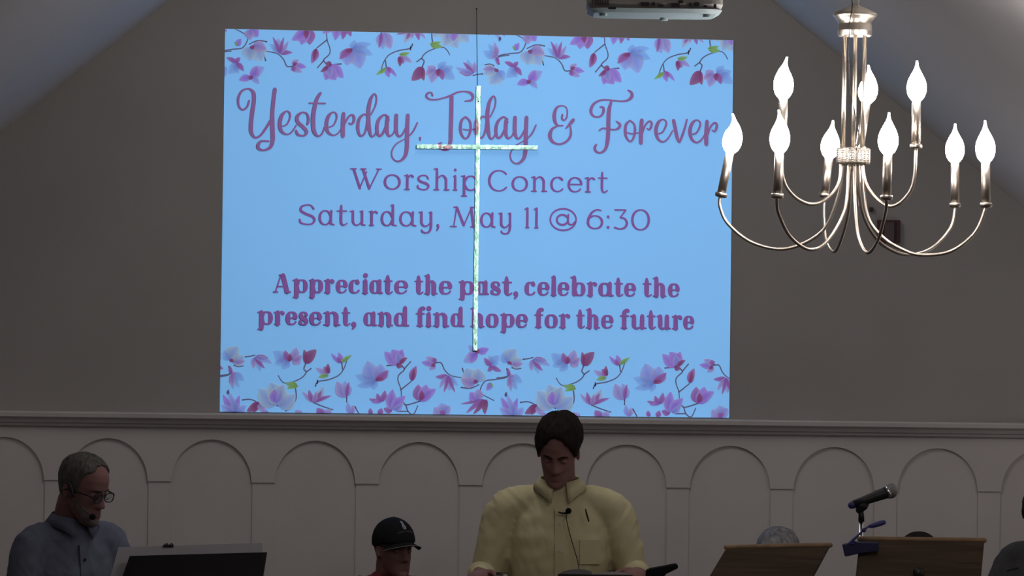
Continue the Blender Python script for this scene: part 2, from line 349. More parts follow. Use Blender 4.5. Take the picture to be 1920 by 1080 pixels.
def arc(cx, cy, rx, ry, a0, a1, n=14, kf=None):
    out = []
    for i in range(n+1):
        a = math.radians(a0+(a1-a0)*i/n); out.append((cx+rx*math.cos(a), cy+ry*math.sin(a), kf(a) if kf else abs(math.cos(a))**1.3))
    return out
def glyph(c):
    """strokes (x 0..1 of width, y in x-heights, k 0 thin..1 stem)"""
    sf = lambda x, y, l=.16: [(x-l, y, 0), (x+l, y, 0)]
    if c == 'o': return [arc(.5, .5, .5, .5, 0, 360, 24)]
    if c == '0': return [arc(.5, .68, .5, .72, 0, 360, 24)]
    if c == 'c': return [arc(.52, .5, .52, .5, 42, 322, 20, lambda a: .9 if math.sin(a) > .5 and math.cos(a) > .3 else abs(math.cos(a))**1.2*(1 if math.cos(a) < 0 else .3))]
    if c == 'e': return [arc(.5, .5, .5, .5, 5, 325, 22, lambda a: abs(math.cos(a))**1.2*(1 if math.cos(a) < 0 or math.sin(a) > 0 else .2)), [(.06, .52, 0), (.98, .52, 0)]]
    if c == 'a': return [arc(.40, .5, .40, .5, 20, 340, 22), [(.84, 1, .8), (.82, .6, 1), (.82, .15, 1)], [(.82, .06, .6), (1.02, .0, 0)]]
    if c == 'd': return [arc(.38, .5, .38, .5, 20, 340, 22), [(.82, 1.48, .8), (.82, .8, 1), (.82, .1, 1)], [(.66, 1.46, 0), (.82, 1.5, 0)], [(.82, .04, .2), (1.04, .0, 0)]]
    if c == 'b': return [arc(.60, .5, .40, .5, -160, 160, 22), [(.14, 1.48, .8), (.14, .8, 1), (.14, .08, 1)], [(-.03, 1.46, 0), (.14, 1.5, 0)]]
    if c == 'p': return [arc(.60, .5, .40, .5, -160, 160, 22), [(.16, 1, .8), (.16, .5, 1), (.16, -.38, 1)], [(0, .98, 0), (.16, 1, 0)], sf(.18, -.42)]
    if c == 'h': return [[(.16, 1.48, .8), (.16, .8, 1), (.16, .02, 1)], [(0, 1.46, 0), (.16, 1.5, 0)], [(.2, .72, 0), (.38, .95, .1), (.6, 1, .4), (.80, .78, 1), (.82, .4, 1), (.82, .02, 1)], sf(.16, 0), sf(.84, 0)]
    if c == 'n': return [[(.16, 1, .8), (.16, .5, 1), (.16, .02, 1)], [(0, .97, 0), (.16, 1, 0)], [(.2, .72, 0), (.38, .95, .1), (.6, 1, .4), (.80, .78, 1), (.82, .4, 1), (.82, .02, 1)], sf(.16, 0), sf(.84, 0)]
    if c == 'r': return [[(.26, 1, .8), (.26, .5, 1), (.26, .02, 1)], [(0, .97, 0), (.26, 1, 0)], [(.3, .68, 0), (.5, .92, .1), (.72, .99, .5), (.97, .90, .9)], sf(.28, 0, .26)]
    if c == 's': return [[(.90, .78, .6), (.74, .96, .1), (.45, 1, .1), (.12, .88, .6), (.10, .66, .9), (.40, .52, 1), (.80, .40, 1), (.95, .22, .8), (.74, .02, .2), (.40, 0, .1), (.06, .10, .5), (.02, .26, .6)]]
    if c == 't': return [[(.40, 1.40, .4), (.38, 1.0, 1), (.38, .25, 1), (.52, .03, .5), (.74, .0, .1), (1, .12, 0)], [(0, 1, 0), (.95, 1, 0)]]
    if c == 'i': return [[(.5, 1, .8), (.5, .5, 1), (.5, .02, 1)], [(.1, .97, 0), (.5, 1, 0)], sf(.5, 0, .45), [(.5, 1.42, 1.25), (.5, 1.44, 1.25)]]
    if c == 'l': return [[(.5, 1.48, .8), (.5, .8, 1), (.5, .02, 1)], [(.1, 1.46, 0), (.5, 1.5, 0)], sf(.5, 0, .45)]
    if c == 'u': return [[(.15, 1, .9), (.15, .5, 1), (.17, .2, .9), (.35, 0, .3), (.58, .04, .1), (.78, .28, 0)], [(.82, 1, .9), (.82, .5, 1), (.82, .06, 1)], [(0, .98, 0), (.15, 1, 0)], [(.66, .98, 0), (.82, 1, 0)], [(.82, .04, .1), (1.02, 0, 0)]]
    if c == 'y': return [[(.15, 1, .9), (.15, .5, 1), (.17, .2, .9), (.35, 0, .3), (.58, .04, .1), (.80, .28, 0)], [(.84, 1, .9), (.84, .5, 1), (.84, -.05, 1), (.72, -.38, .6), (.48, -.48, .1), (.25, -.42, .4), (.18, -.3, .5)], [(0, .98, 0), (.15, 1, 0)], [(.68, .98, 0), (.84, 1, 0)]]
    if c == 'f': return [[(1.0, 1.42, .8), (.84, 1.52, .2), (.58, 1.44, .5), (.42, 1.2, 1), (.42, .6, 1), (.42, .02, 1)], [(.02, 1, 0), (.92, 1, 0)], sf(.44, 0, .32)]
    if c == ',': return [[(.5, .08, 1.2), (.6, -.1, .6), (.3, -.32, 0)]]
    if c == ':': return [[(.5, .10, 1.3), (.5, .12, 1.3)], [(.5, .86, 1.3), (.5, .88, 1.3)]]
    if c == '1': return [[(.62, 1.4, .8), (.62, .8, 1), (.62, .02, 1)], [(.15, 1.32, 0), (.62, 1.42, .3)], sf(.6, 0, .3)]
    if c == 'A': return [[(.42, 1.38, 0), (.10, 0, 0)], [(.55, 1.38, 1), (.86, 0, 1)], [(.22, .45, 0), (.72, .45, 0)], [(0, 0, 0), (.24, 0, 0)], [(.68, 0, 0), (1, 0, 0)], [(.34, 1.40, 0), (.62, 1.40, 0)]]
    if c == 'S': return [[(.90, 1.12, .6), (.72, 1.36, .2), (.45, 1.40, .1), (.12, 1.26, .7), (.08, .98, 1), (.40, .76, 1), (.84, .56, 1), (.97, .30, .9), (.78, .04, .3), (.42, 0, .1), (.08, .12, .5), (.02, .34, .6)]]
    if c == 'C': return [arc(.52, .70, .52, .72, 42, 320, 22, lambda a: abs(math.cos(a))**1.2*(1 if math.cos(a) < 0 else .6))]
    if c == 'W': return [[(.08, 1.38, 1), (.30, .02, 1)], [(.30, .02, 0), (.52, 1.2, 0)], [(.40, 1.38, 1), (.62, .02, 1)], [(.62, .02, 0), (.92, 1.38, 0)], [(0, 1.40, 0), (.18, 1.40, 0)], [(.33, 1.40, 0), (.50, 1.40, 0)], [(.84, 1.40, 0), (1, 1.40, 0)]]
    if c == 'M': return [[(.12, 0, 0), (.22, 1.38, .2)], [(.22, 1.38, 1), (.50, .1, 1)], [(.50, .1, 0), (.78, 1.38, 0)], [(.78, 1.38, 1), (.88, 0, 1)], [(0, 0, 0), (.22, 0, 0)], [(.76, 0, 0), (1, 0, 0)], [(.12, 1.40, 0), (.24, 1.40, 0)], [(.76, 1.40, 0), (.88, 1.40, 0)]]
    if c == '6': return [arc(.5, .46, .5, .46, 0, 360, 22), [(.88, 1.32, .1), (.60, 1.36, .1), (.28, 1.15, .6), (.04, .72, 1), (.02, .45, 1)]]
    if c == '3': return [[(.08, 1.38, .1), (.86, 1.38, .1)], [(.86, 1.38, .1), (.46, .82, 0)], [(.46, .82, .1), (.80, .74, .5), (.98, .42, 1), (.80, .10, .6), (.42, 0, .1), (.06, .10, .5)]]
    if c == '@': return [arc(.5, .62, .5, .78, -62, 300, 30, lambda a: .25), arc(.47, .60, .22, .36, 15, 345, 18, lambda a: .5), [(.70, .98, .5), (.69, .55, .6), (.73, .30, .3), (.86, .28, .1), (.96, .5, .1)]]
def typeset(items, ox, sc_, base, xh, T, Sx, pieces):
    """items: (char, zoomx0, zoomx1)"""
    for c, a, b in items:
        xl = ox+a/sc_; xr = ox+b/sc_; Wd = xr-xl
        for st in glyph(c):
            out = []
            for u, v, k in st:
                wd = T+(Sx-T)*k
                x = xl+wd/2+u*(Wd-wd) if c not in ',:' else xl+u*Wd
                y = base(x)-(T/2+v*(xh-T))
                out.append((x+ (v*xh)*.012, y, wd))
            pieces.append(out)
lin = lambda x0, y0, x1, y1: (lambda x: y0+(y1-y0)*(x-x0)/(x1-x0))
b1 = lin(685, 355, 1130, 361.5); b2 = lin(575, 421.8, 1130, 430); b3 = lin(512, 548.6, 1270, 557); b4 = lin(497, 609, 1285, 617.6)
px3 = lambda it: [(c, 400+a/3.086, 400+b/3.086) for c, a, b in it]
px4 = lambda it: [(c, 880+a/3.0865, 880+b/3.0865) for c, a, b in it]
def textline(name, words, items, base, xh, T, Sx, desc):
    i = 0
    for wd in words.split(' '):
        pc = []; typeset(items[i:i+len(wd)], 0, 1, base, xh, T, Sx, pc)
        assert ''.join(a[0] for a in items[i:i+len(wd)]) == wd; i += len(wd)
        lettering(name, pc, LETTER_B, LY, desc+' reading '+wd)
textline('serif_lettering', 'Worship Concert', px3([('W',790,975),('o',985,1085),('r',1103,1163),('s',1175,1255),('h',1273,1368),('i',1383,1415),('p',1430,1532)])
  +px4([('C',107,228),('o',243,340),('n',356,452),('c',467,550),('e',567,655),('r',666,730),('t',742,803)]), b1, 29, 2.6, 4.9, 'thin plum serif word')
textline('serif_lettering', 'Saturday, May 11 @ 6:30', px3([('S',492,595),('a',608,702),('t',713,778),('u',788,882),('r',898,955),('d',968,1060),('a',1075,1175),('y',1185,1280),(',',1285,1312),('M',1368,1531)])
  +px4([('a',62,152),('y',166,254),('1',312,352),('1',366,405),('@',463,622),('6',678,775),(':',790,815),('3',830,920),('0',935,1045)]), b2, 28.5, 2.6, 4.9, 'thin plum serif word')
textline('bold_lettering', 'Appreciate the past, celebrate the', px3([('A',345,452),('p',458,547),('p',552,636),('r',640,704),('e',708,778),('c',783,852),('i',860,899),('a',903,982),('t',985,1040),('e',1046,1128),('t',1163,1217),('h',1220,1299),('e',1305,1383),('p',1418,1510)])
  +px4([('a',37,114),('s',120,185),('t',188,250),(',',252,285),('c',318,387),('e',393,465),('l',468,508),('e',510,580),('b',585,672),('r',678,742),('a',745,835),('t',836,892),('e',895,965),('t',1001,1057),('h',1060,1142),('e',1148,1218)]), b3, 25.5, 2.8, 8.8, 'bold plum word')
textline('bold_lettering', 'present, and find hope for the future', px3([('p',255,345),('r',350,415),('e',418,488),('s',493,552),('e',556,630),('n',636,738),('t',741,795),(',',795,830),('a',868,947),('n',950,1042),('d',1045,1132),('f',1168,1228),('i',1226,1266),('n',1270,1367),('d',1372,1452)])
  +px4([('h',5,90),('o',95,170),('p',178,262),('e',268,340),('f',373,432),('o',435,512),('r',517,587),('t',616,670),('h',673,757),('e',762,835),('f',868,928),('u',928,1025),('t',1026,1080),('u',1082,1166),('r',1170,1234),('e',1236,1302)]), b4, 25.5, 2.8, 8.8, 'bold plum word')

# magnolia borders: one motif (in zoomed photo units), repeated along the bottom, turned half round along the top
TN = {'L': (160, 163, 226), 'P': (160, 130, 216), 'M': (156, 104, 172), 'R': (144, 82, 128), 'W': (166, 186, 218), 'V': (146, 174, 232), 'G': (136, 176, 100), 'B': (88, 88, 122), 'K': (172, 152, 208)}
BL = [
 [(120,180,180,80,90,'W'),(130,190,225,150,70,'W'),(120,180,75,110,50,'V'),(150,190,230,185,34,'K'),(115,178,150,192,22,'R')],
 [(300,155,340,260,44,'V'),(300,155,290,240,34,'K'),(300,155,400,165,30,'M'),(300,155,372,238,26,'M'),(300,155,425,200,36,'L')],
 [(545,175,430,110,70,'V'),(545,175,440,205,60,'V'),(545,175,490,240,46,'V'),(560,180,600,85,60,'K'),(570,170,625,205,60,'K'),(580,180,640,140,40,'K'),(550,185,515,105,40,'M'),(545,188,550,130,30,'R')],
 [(665,200,742,98,62,'R'),(665,200,653,98,34,'R')],
 [(460,500,330,380,110,'W'),(460,500,410,335,110,'W'),(460,500,510,350,100,'W'),(465,505,590,420,100,'W'),(455,485,440,385,60,'P'),(460,480,490,390,40,'L')],
 [(160,560,70,425,40,'P'),(160,560,110,400,34,'L'),(160,560,190,430,36,'P'),(160,560,235,500,50,'L'),(160,560,60,500,50,'L'),(160,560,140,470,46,'V'),(105,425,112,388,16,'B')],
 [(330,480,240,548,46,'R'),(325,480,290,556,50,'R'),(330,490,355,556,46,'K')],
 [(720,480,640,400,26,'K'),(720,480,795,365,60,'W'),(720,480,688,388,30,'M'),(720,480,780,395,30,'M'),(725,478,852,430,24,'M'),(720,480,740,400,30,'K')],
 [(800,568,745,520,50,'M'),(800,568,850,528,50,'K'),(640,568,590,535,40,'K'),(400,560,340,540,26,'K')],
 [(830,272,738,230,34,'K'),(830,272,795,222,36,'M'),(832,272,826,198,28,'R'),(830,285,755,300,26,'G')],
 [(918,195,848,125,24,'P'),(918,195,902,118,34,'P'),(918,195,895,150,26,'M'),(925,190,962,143,22,'G'),(940,185,998,135,20,'G')],
 [(960,440,890,325,70,'K'),(960,440,945,322,60,'L'),(960,440,978,328,24,'M')],
 [(990,562,968,478,38,'L'),(995,562,1005,495,30,'K')],
 [(1170,320,1110,178,100,'L'),(1170,320,1210,200,100,'L'),(1170,320,1020,280,60,'V'),(1170,320,1262,245,46,'M'),(1170,320,1030,360,48,'V'),(1170,320,1150,385,56,'V'),(1165,318,1225,305,28,'R')],
 [(1340,200,1232,110,64,'P'),(1340,200,1285,95,76,'P'),(1345,200,1362,92,56,'P'),(1335,195,1320,120,50,'L'),(1340,200,1398,152,26,'R'),(1318,200,1365,215,34,'R')],
 [(1428,322,1462,212,44,'M'),(1428,322,1445,230,24,'R')],
 [(1490,465,1476,345,64,'M'),(1490,465,1535,345,76,'P'),(1490,465,1605,378,60,'P'),(1492,462,1500,390,36,'R')],
 [(1210,472,1120,450,24,'M'),(1210,472,1140,478,18,'P'),(1210,472,1178,410,30,'M'),(1210,472,1238,388,34,'M')],
 [(1290,535,1225,520,38,'M'),(1290,530,1240,415,60,'L'),(1290,530,1292,380,60,'P'),(1295,530,1320,440,56,'L'),(1300,530,1382,428,56,'P'),(1300,535,1365,480,40,'L')],
 [(1140,562,1128,518,28,'M'),(1190,562,1212,518,34,'M')],
 [(1595,190,1498,185,38,'P'),(1595,190,1530,148,36,'K'),(1595,190,1555,242,38,'K'),(1592,190,1585,150,30,'M'),(1595,195,1565,215,24,'R')],
 [(1690,280,1700,390,54,'L'),(1690,280,1765,350,40,'V'),(1690,280,1598,290,28,'M'),(1690,280,1628,372,28,'K'),(1690,280,1660,402,22,'M'),(1690,280,1742,402,22,'M')],
 [(1890,330,1820,225,110,'W'),(1890,330,1905,225,90,'W'),(1890,335,1785,305,66,'K'),(1905,318,1872,336,26,'R')],
 [(1900,452,1848,398,56,'P'),(1900,452,1905,375,60,'K')],
 [(1650,568,1588,510,66,'K'),(1650,568,1640,478,86,'L'),(1650,568,1705,500,70,'L'),(1660,568,1632,535,40,'M')],
 [(1950,450,1778,485,20,'M'),(1950,450,1818,552,28,'M'),(1955,450,1870,560,28,'R'),(1965,450,1955,560,36,'R')],
 [(1895,110,1800,182,66,'L'),(1895,110,1855,190,54,'P'),(1895,110,1838,58,38,'L'),(1900,105,1985,85,44,'P'),(1885,100,1915,118,30,'R')],
 [(2004,210,2060,130,56,'V'),(2004,210,1985,130,40,'V'),(2004,210,1950,150,32,'M'),(2004,210,2075,248,28,'M'),(2004,210,1975,250,28,'M')],
 [(135,280,225,322,50,'V'),(135,280,190,372,42,'V'),(135,280,120,218,24,'M'),(135,280,165,268,36,'K'),(135,280,118,345,28,'M'),(135,280,145,385,30,'K')],
 [(1995,330,1968,385,36,'P'),(1995,330,2018,362,14,'G')],
 [(605,352,518,345,30,'G'),(612,362,528,382,24,'G'),(600,350,560,332,18,'G')],
]
BR = [
 [(230,155),(265,150),(300,142)], [(665,200),(652,240),(668,262),(640,300),(580,330),(520,342),(490,325),(468,288)], [(668,262),(705,235)],
 [(590,370),(597,440),(578,490),(520,545)], [(400,485),(440,492),(462,508)], [(210,465),(260,460),(300,472),(330,492)],
 [(720,480),(780,505),(862,532)], [(735,362),(755,330),(830,315),(900,285),(940,235),(966,160)], [(925,195),(930,240)],
 [(960,440),(960,478)], [(1020,508),(1048,560)], [(1250,212),(1330,205)], [(1360,215),(1375,240),(1335,280),(1330,320),(1350,380),(1354,430)],
 [(1350,385),(1400,345),(1424,325)], [(1375,235),(1420,182)], [(1490,465),(1392,495),(1372,480)], [(1385,490),(1402,540),(1440,562),(1472,500)], [(1325,540),(1402,540)],
 [(1600,190),(1640,190),(1665,240),(1710,280),(1790,296)], [(1785,365),(1850,372),(1912,345)], [(1793,228),(1806,272)],
 [(2113,229),(2119,286),(2030,307),(1957,320),(1921,385),(1940,416),(2020,458)], [(112,229),(118,276),(40,290)], [(750,320),(748,345)], [(150,215),(180,225),(215,220)],
]
def motif(tf, rng, idx):
    W_ = 0
    for bi, br in enumerate(BR):
        pts = [tf(x, y) for x, y in br]
        xs = [a[0] for a in pts]; ys = [a[1] for a in pts]
        if max(xs) < 414 or min(xs) > 1372 or max(ys) < 58 or min(ys) > 780: continue
        g = ribbon([(x, y, 2.6-.9*i/len(pts)) for i, (x, y) in enumerate(pts)], 5)
        V = [P(*clampq(a[0], a[1]), SY-.0005-.00003*(bi % 8)) for a in g[0]]
        o = obj('branch', (V, g[1]), None, screen); o.data.materials.append(PRINT)
        at = o.data.color_attributes.new('ink', 'FLOAT_COLOR', 'POINT')
        for i in range(len(V)): at.data[i].color = (*S3(*TN['B']), 1)
    for bi, bl in enumerate(BL):
        V = []; Fc = []; Cc = []; inside = False
        for pi, (bx, by, tx, ty, wd, c) in enumerate(bl):
            b0 = tf(bx, by); t0 = tf(tx, ty); dx, dy = t0[0]-b0[0], t0[1]-b0[1]; ln = math.hypot(dx, dy) or 1
            nx, ny = -dy/ln, dx/ln; hw = wd/3.84/2*1.22; base = len(V); cr, cg, cb = TN[c]
            if 412 < t0[0] < 1374 and 56 < (t0[1]+b0[1])/2 < 782: inside = True
            NU, NV = 10, 4
            for u in range(NU+1):
                t = u/NU; prof = math.sin(PI*min(max(t, .0), 1)**.8)**.75 if 0 < t < 1 else 0
                bend = math.sin(PI*t)*hw*.25*(1 if pi % 2 else -1)
                for v in range(NV+1):
                    s = v/NV*2-1
                    x = b0[0]+dx*t+nx*(s*hw*prof+bend); y = b0[1]+dy*t+ny*(s*hw*prof+bend)
                    V.append(P(*clampq(x, y), SY-.001-.0007*(bi % 6)-.00008*pi))
                    # petals: deeper at the base and along one vein, paler to the tip
                    dk = .80+.22*t+(.10 if abs(s) > .7 else 0)-(.08 if v == 2 else 0)
                    mixw = 1-.22*t if c in 'LVWK' else 1
                    col = S3(min(cr*dk, 255), min(cg*dk*1.02, 255), min(cb*(.94+.06*t), 255))
                    al = {'V': .5, 'W': .75, 'L': .68, 'K': .75}.get(c, .9)*(1-.3*t)
                    Cc.append((*col, al))
            for u in range(NU):
                for v in range(NV):
                    a = base+u*(NV+1)+v; Fc.append((a, a+1, a+NV+2, a+NV+1))
        if not inside: continue
        o = obj('blossom', (V, Fc), None, screen); o.data.materials.append(PRINT)
        at = o.data.color_attributes.new('ink', 'FLOAT_COLOR', 'POINT')
        for i in range(len(V)): at.data[i].color = Cc[i]
for k in (-1, 0, 1):
    motif(lambda x, y, k=k: (400+(x+k*2001)/3.84, 630+y/3.84+k*4.5+(x-1000)/2001*3), None, k)
    motif(lambda x, y, k=k: (1365-(400+(x-(k)*2001)/3.84), 806-(630+y/3.84)+k*8+(1000-x)/2001*7), None, k)

# ------------------------------------------------------------------ projector and its beam
PR = empty('ceiling_projector', P(1228, -20, -5.1), 'white ceiling projector seen from behind, hanging at the top of the view', 'projector')
PM = mat('projector_white_plastic', (.30, .29, .28), .5, noise_amt=.04)
PB = mat('projector_underside_plastic', (.24, .31, .33), .5, noise_amt=.05)
pl = P(1102, 18, -5.25); prr = P(1358, 22, -5.25)
px0, px1 = pl.x, prr.x; pz = pl.z
body = obj('housing', rings([(pz+.004, (px1-px0)/2*.96, .125, 0, 0), (pz+.02, (px1-px0)/2, .14, 0, 0), (pz+.085, (px1-px0)/2*.99, .14, 0, 0), (pz+.10, (px1-px0)/2*.94, .125, 0, 0)], 48, .28), PM, PR)
for v in body.data.vertices: v.co += Vector(((px0+px1)/2, -5.11, 0))
ub = obj('bottom_cover', rings([(pz-.004, (px1-px0)/2*.90, .115, 0, 0), (pz+.006, (px1-px0)/2*.99, .138, 0, 0)], 48, .28), PB, PR)
for v in ub.data.vertices: v.co += Vector(((px0+px1)/2, -5.11, 0))
org = origin_of(PR)
for dx, dz, sx, sz in ((-.118,.0045,.020,.006),(-.03,.017,.022,.009),(-.008,.017,.009,.009),(.012,.013,.015,.005),(.052,.014,.022,.012),(.066,.024,.012,.008),(.092,.016,.007,.012),(.108,.018,.014,.010),(.132,.012,.009,.006),(.158,.013,.007,.011)):
    cx = (px0+px1)/2+dx; obj('port', cbox((cx, -5.2515, pz+dz), (sx, .008, sz)), BLACK, PR)
for i in range(7):
    obj('vent_slat', cbox((px0+.012+.007*i, -5.2500, pz+.045), (.003, .006, .065)), DARKMETAL, PR)
for dx, dy in ((-.14, -.08), (.14, -.08), (.03, .06)):
    obj('foot', lathe(((px0+px1)/2+dx, -5.11+dy, pz-.012), [(.010, 0), (.011, .003), (.010, .012)], 16), PB, PR)
lx, lz = (px0+px1)/2+.06, pz+.05
obj('lens', tube([(lx, -4.98, lz), (lx, -4.945, lz)], .032, 24, cap='flat'), BLACK, PR)
mx = (px0+px1)/2
ctop = AZ-SL*abs(mx-AX)
obj('mount_plate', cbox((mx, -5.11, pz+.108), (.14, .14, .012)), PM, PR)
obj('mount_pole', tube([(mx, -5.11, pz+.11), (mx, -5.11, ctop-.01)], .02, 20, cap='flat'), PM, PR)
LP = Vector((lx, -4.93, lz))
sp = bpy.data.lights.new('projector_beam', 'SPOT'); sp.energy = 690; sp.shadow_soft_size = 0.0; sp.spot_size = math.radians(60); sp.spot_blend = 0
so = bpy.data.objects.new('projector_beam', sp); COL.objects.link(so)
so.location = LP; so.rotation_euler = (PI/2, 0, 0)      # looks along +Y; local x = world x, local y = world z
sp.use_nodes = True; nt = sp.node_tree; N = nt.nodes; K = nt.links
em = [n for n in N if n.type == 'EMISSION'][0]
tc = N.new('ShaderNodeTexCoord'); sx = N.new('ShaderNodeSeparateXYZ'); K.new(tc.outputs['Normal'], sx.inputs[0])
def mth(op, a, b=None):
    n = N.new('ShaderNodeMath'); n.operation = op
    for i, q in enumerate((a, b)):
        if q is None: continue
        if isinstance(q, (int, float)): n.inputs[i].default_value = q
        else: K.new(q, n.inputs[i])
    return n.outputs[0]
az = mth('ABSOLUTE', sx.outputs['Z']); U = mth('DIVIDE', sx.outputs['X'], az); Vv = mth('DIVIDE', sx.outputs['Y'], az)
qp = [((P(x, y, SY).x-LP.x)/(SY-LP.y), (P(x, y, SY).z-LP.z)/(SY-LP.y)) for x, y in QC]
mask = None
for i in range(4):                   # four edges of the picture, seen from the lens
    (ax, ay), (bx, by) = qp[i], qp[(i+1) % 4]
    nx, ny = (by-ay), -(bx-ax); c = -(nx*ax+ny*ay)
    cxm = sum(q[0] for q in qp)/4; cym = sum(q[1] for q in qp)/4
    if nx*cxm+ny*cym+c < 0: nx, ny, c = -nx, -ny, -c
    s = mth('GREATER_THAN', mth('ADD', mth('ADD', mth('MULTIPLY', U, nx), mth('MULTIPLY', Vv, ny)), c), -.00005)
    mask = s if mask is None else mth('MULTIPLY', mask, s)
K.new(mask, em.inputs['Strength'])
# the letter strokes of the slide that fall on the proud cross bars are thrown by the projector too
tint = None
for (wx, wy, hx_, hy_) in ((893.3, 238, 4.6, 15), (824, 274, 3, 6), (838, 277, 9, 5)):
    c0 = P(wx, wy, -.042); e0 = P(wx+hx_, wy, -.042); f0 = P(wx, wy+hy_, -.042); dd = -.042-LP.y
    du = mth('DIVIDE', mth('SUBTRACT', U, (c0.x-LP.x)/dd), abs(e0.x-c0.x)/dd); dv = mth('DIVIDE', mth('SUBTRACT', Vv, (c0.z-LP.z)/dd), abs(f0.z-c0.z)/dd)
    ins = mth('LESS_THAN', mth('ADD', mth('MULTIPLY', du, du), mth('MULTIPLY', dv, dv)), 1.0)
    tint = ins if tint is None else mth('MAXIMUM', tint, ins)
mxc = N.new('ShaderNodeMix'); mxc.data_type = 'RGBA'; K.new(tint, mxc.inputs['Factor'])
mxc.inputs[6].default_value = (1, 1, 1, 1); mxc.inputs[7].default_value = (.95, .16, .36, 1)
K.new(mxc.outputs[2], em.inputs['Color'])

# ------------------------------------------------------------------ wall cross
cy_ = -.036
ct, cb_ = P(897.5, 161, cy_), P(891, 657, cy_)
CR = empty('wall_cross', P(893, 657, cy_), 'slim hammered brass cross hanging in front of the projected picture', 'cross')
def bar(a, b, h, d, n=40, jit=.0006):      # hand-hammered bar
    a = Vector(a); b = Vector(b); dr = (b-a).normalized(); sd = dr.cross(Vector((0, 1, 0))).normalized(); V = []; Fc = []
    for i in range(n+1):
        c = a+(b-a)*i/n
        for sx_, sy_ in ((-1, -1), (0, -1.25), (1, -1), (1, 1), (-1, 1)):
            V.append(c+sd*(sx_*(h+random.uniform(-jit, jit)))+Vector((0, sy_*d+random.uniform(-jit, jit), 0)))
    for i in range(n):
        for s in range(5): Fc.append((i*5+s, i*5+(s+1) % 5, (i+1)*5+(s+1) % 5, (i+1)*5+s))
    Fc += [(4, 3, 2, 1, 0), tuple(range(n*5, n*5+5))]
    return V, Fc
obj('upright', bar(ct, cb_, .0088, .005, 70), BRASS, CR)
obj('crossbar', bar(P(782, 274.5, cy_-.011), P(1008, 276.5, cy_-.011), .0085, .005, 40), BRASS, CR)
obj('hanging_wire', tube([P(893.6, 16, -.004), P(893.8, 40, -.012), P(895.5, 165, cy_+.004)], .0011, 6, cap='flat'), DARKMETAL, CR)
obj('wire_hook', join(tube([P(893.6, 16, 0), P(893.6, 16, -.012)], .003, 8), ), DARKMETAL, CR)
for a in ((897, 190), (891.4, 645)): obj('wall_peg', tube([P(*a, 0), P(*a, cy_-.008)], .0028, 10), DARKMETAL, CR)

# ------------------------------------------------------------------ red device on the wall
rd = empty('alarm_box', P(1666, 455, 0), 'small dark red and grey box on the wall behind the chandelier arms', 'alarm box')
RED = mat('dark_red_plastic', (.075, .022, .026), .6, noise_amt=.1); GRD = mat('grey_plastic', (.085, .065, .070), .6, noise_amt=.1)
def wallbox(x0, y0, x1, y1, d):
    a = P(x0, y1, 0); b = P(x1, y0, 0); return box((a.x, -d, a.z), (b.x, 0, b.z))
bevel(obj('case', wallbox(1644, 413, 1687, 456, .03), RED, rd), .003)
obj('lens_cover', wallbox(1657, 417, 1675, 452, .036), GRD, rd)
obj('side_slot', wallbox(1676, 417, 1680, 452, .032), BLACK, rd)
tag(obj('wall_hook', wallbox(1630, 389, 1637, 397, .02), DARKMETAL), 'tiny dark hook on the wall above the red box', 'hook')

# ------------------------------------------------------------------ chandelier
CHY = -5.0; PX = 9.7/F
def Q(px, py, dy=0): return P(px, py, CHY+dy)
hubc = Q(1600, 292)
CH = empty('chandelier', Q(1600, 480), 'nine-light brushed nickel candle chandelier with lit flame-tip bulbs', 'chandelier')
BULB = mat('lit_bulb_glass', (1, .95, .9), .3, emit=(1, .93, .90), es=58)
top = Q(1603.5, 0)
def zz(py): return Q(1603, py).z-top.z
obj('bell_cap', lathe(top, [(r*PX, zz(y)) for r, y in ((30,68),(32,66.5),(32,58),(32.8,57.2),(32,56.4),(32,47),(30.5,46),(31,44),(33,39),(36.5,34),(40,30.5),(42,28),(41,25.5),(33,21),(22,16),(12,12),(7,9),(4,6))], 56), NICKEL, CH, True)
for a, b, dy in ((1584, 1580.5, .006), (1604, 1600, -.022), (1622, 1616.5, .006)):
    obj('support_rod', tube([Q(a, 60, dy), Q(b, 282, dy)], 4.0*PX, 16, cap='flat'), NICKEL_SMOOTH, CH, True)
obj('hub', lathe(hubc, [(r*PX, (292-y)*PX) for r, y in ((24,309),(30,307.5),(31,305),(31,280),(30,278),(26,277),(8,276.5))], 112, .022, 16), NICKEL_SMOOTH, CH, True)
for k in range(7): obj('hub_ridge', lathe(hubc, [(31.6*PX, (292-283-k*3.4-.7)*PX), (32.1*PX, (292-283-k*3.4)*PX), (31.6*PX, (292-283-k*3.4+.7)*PX)], 48), NICKEL, CH, True)
obj('finial', lathe(hubc, [(1*PX, -29*PX), (4*PX, -26*PX), (5*PX, -22*PX), (3*PX, -18*PX), (8*PX, -15*PX)], 20), NICKEL, CH, True)
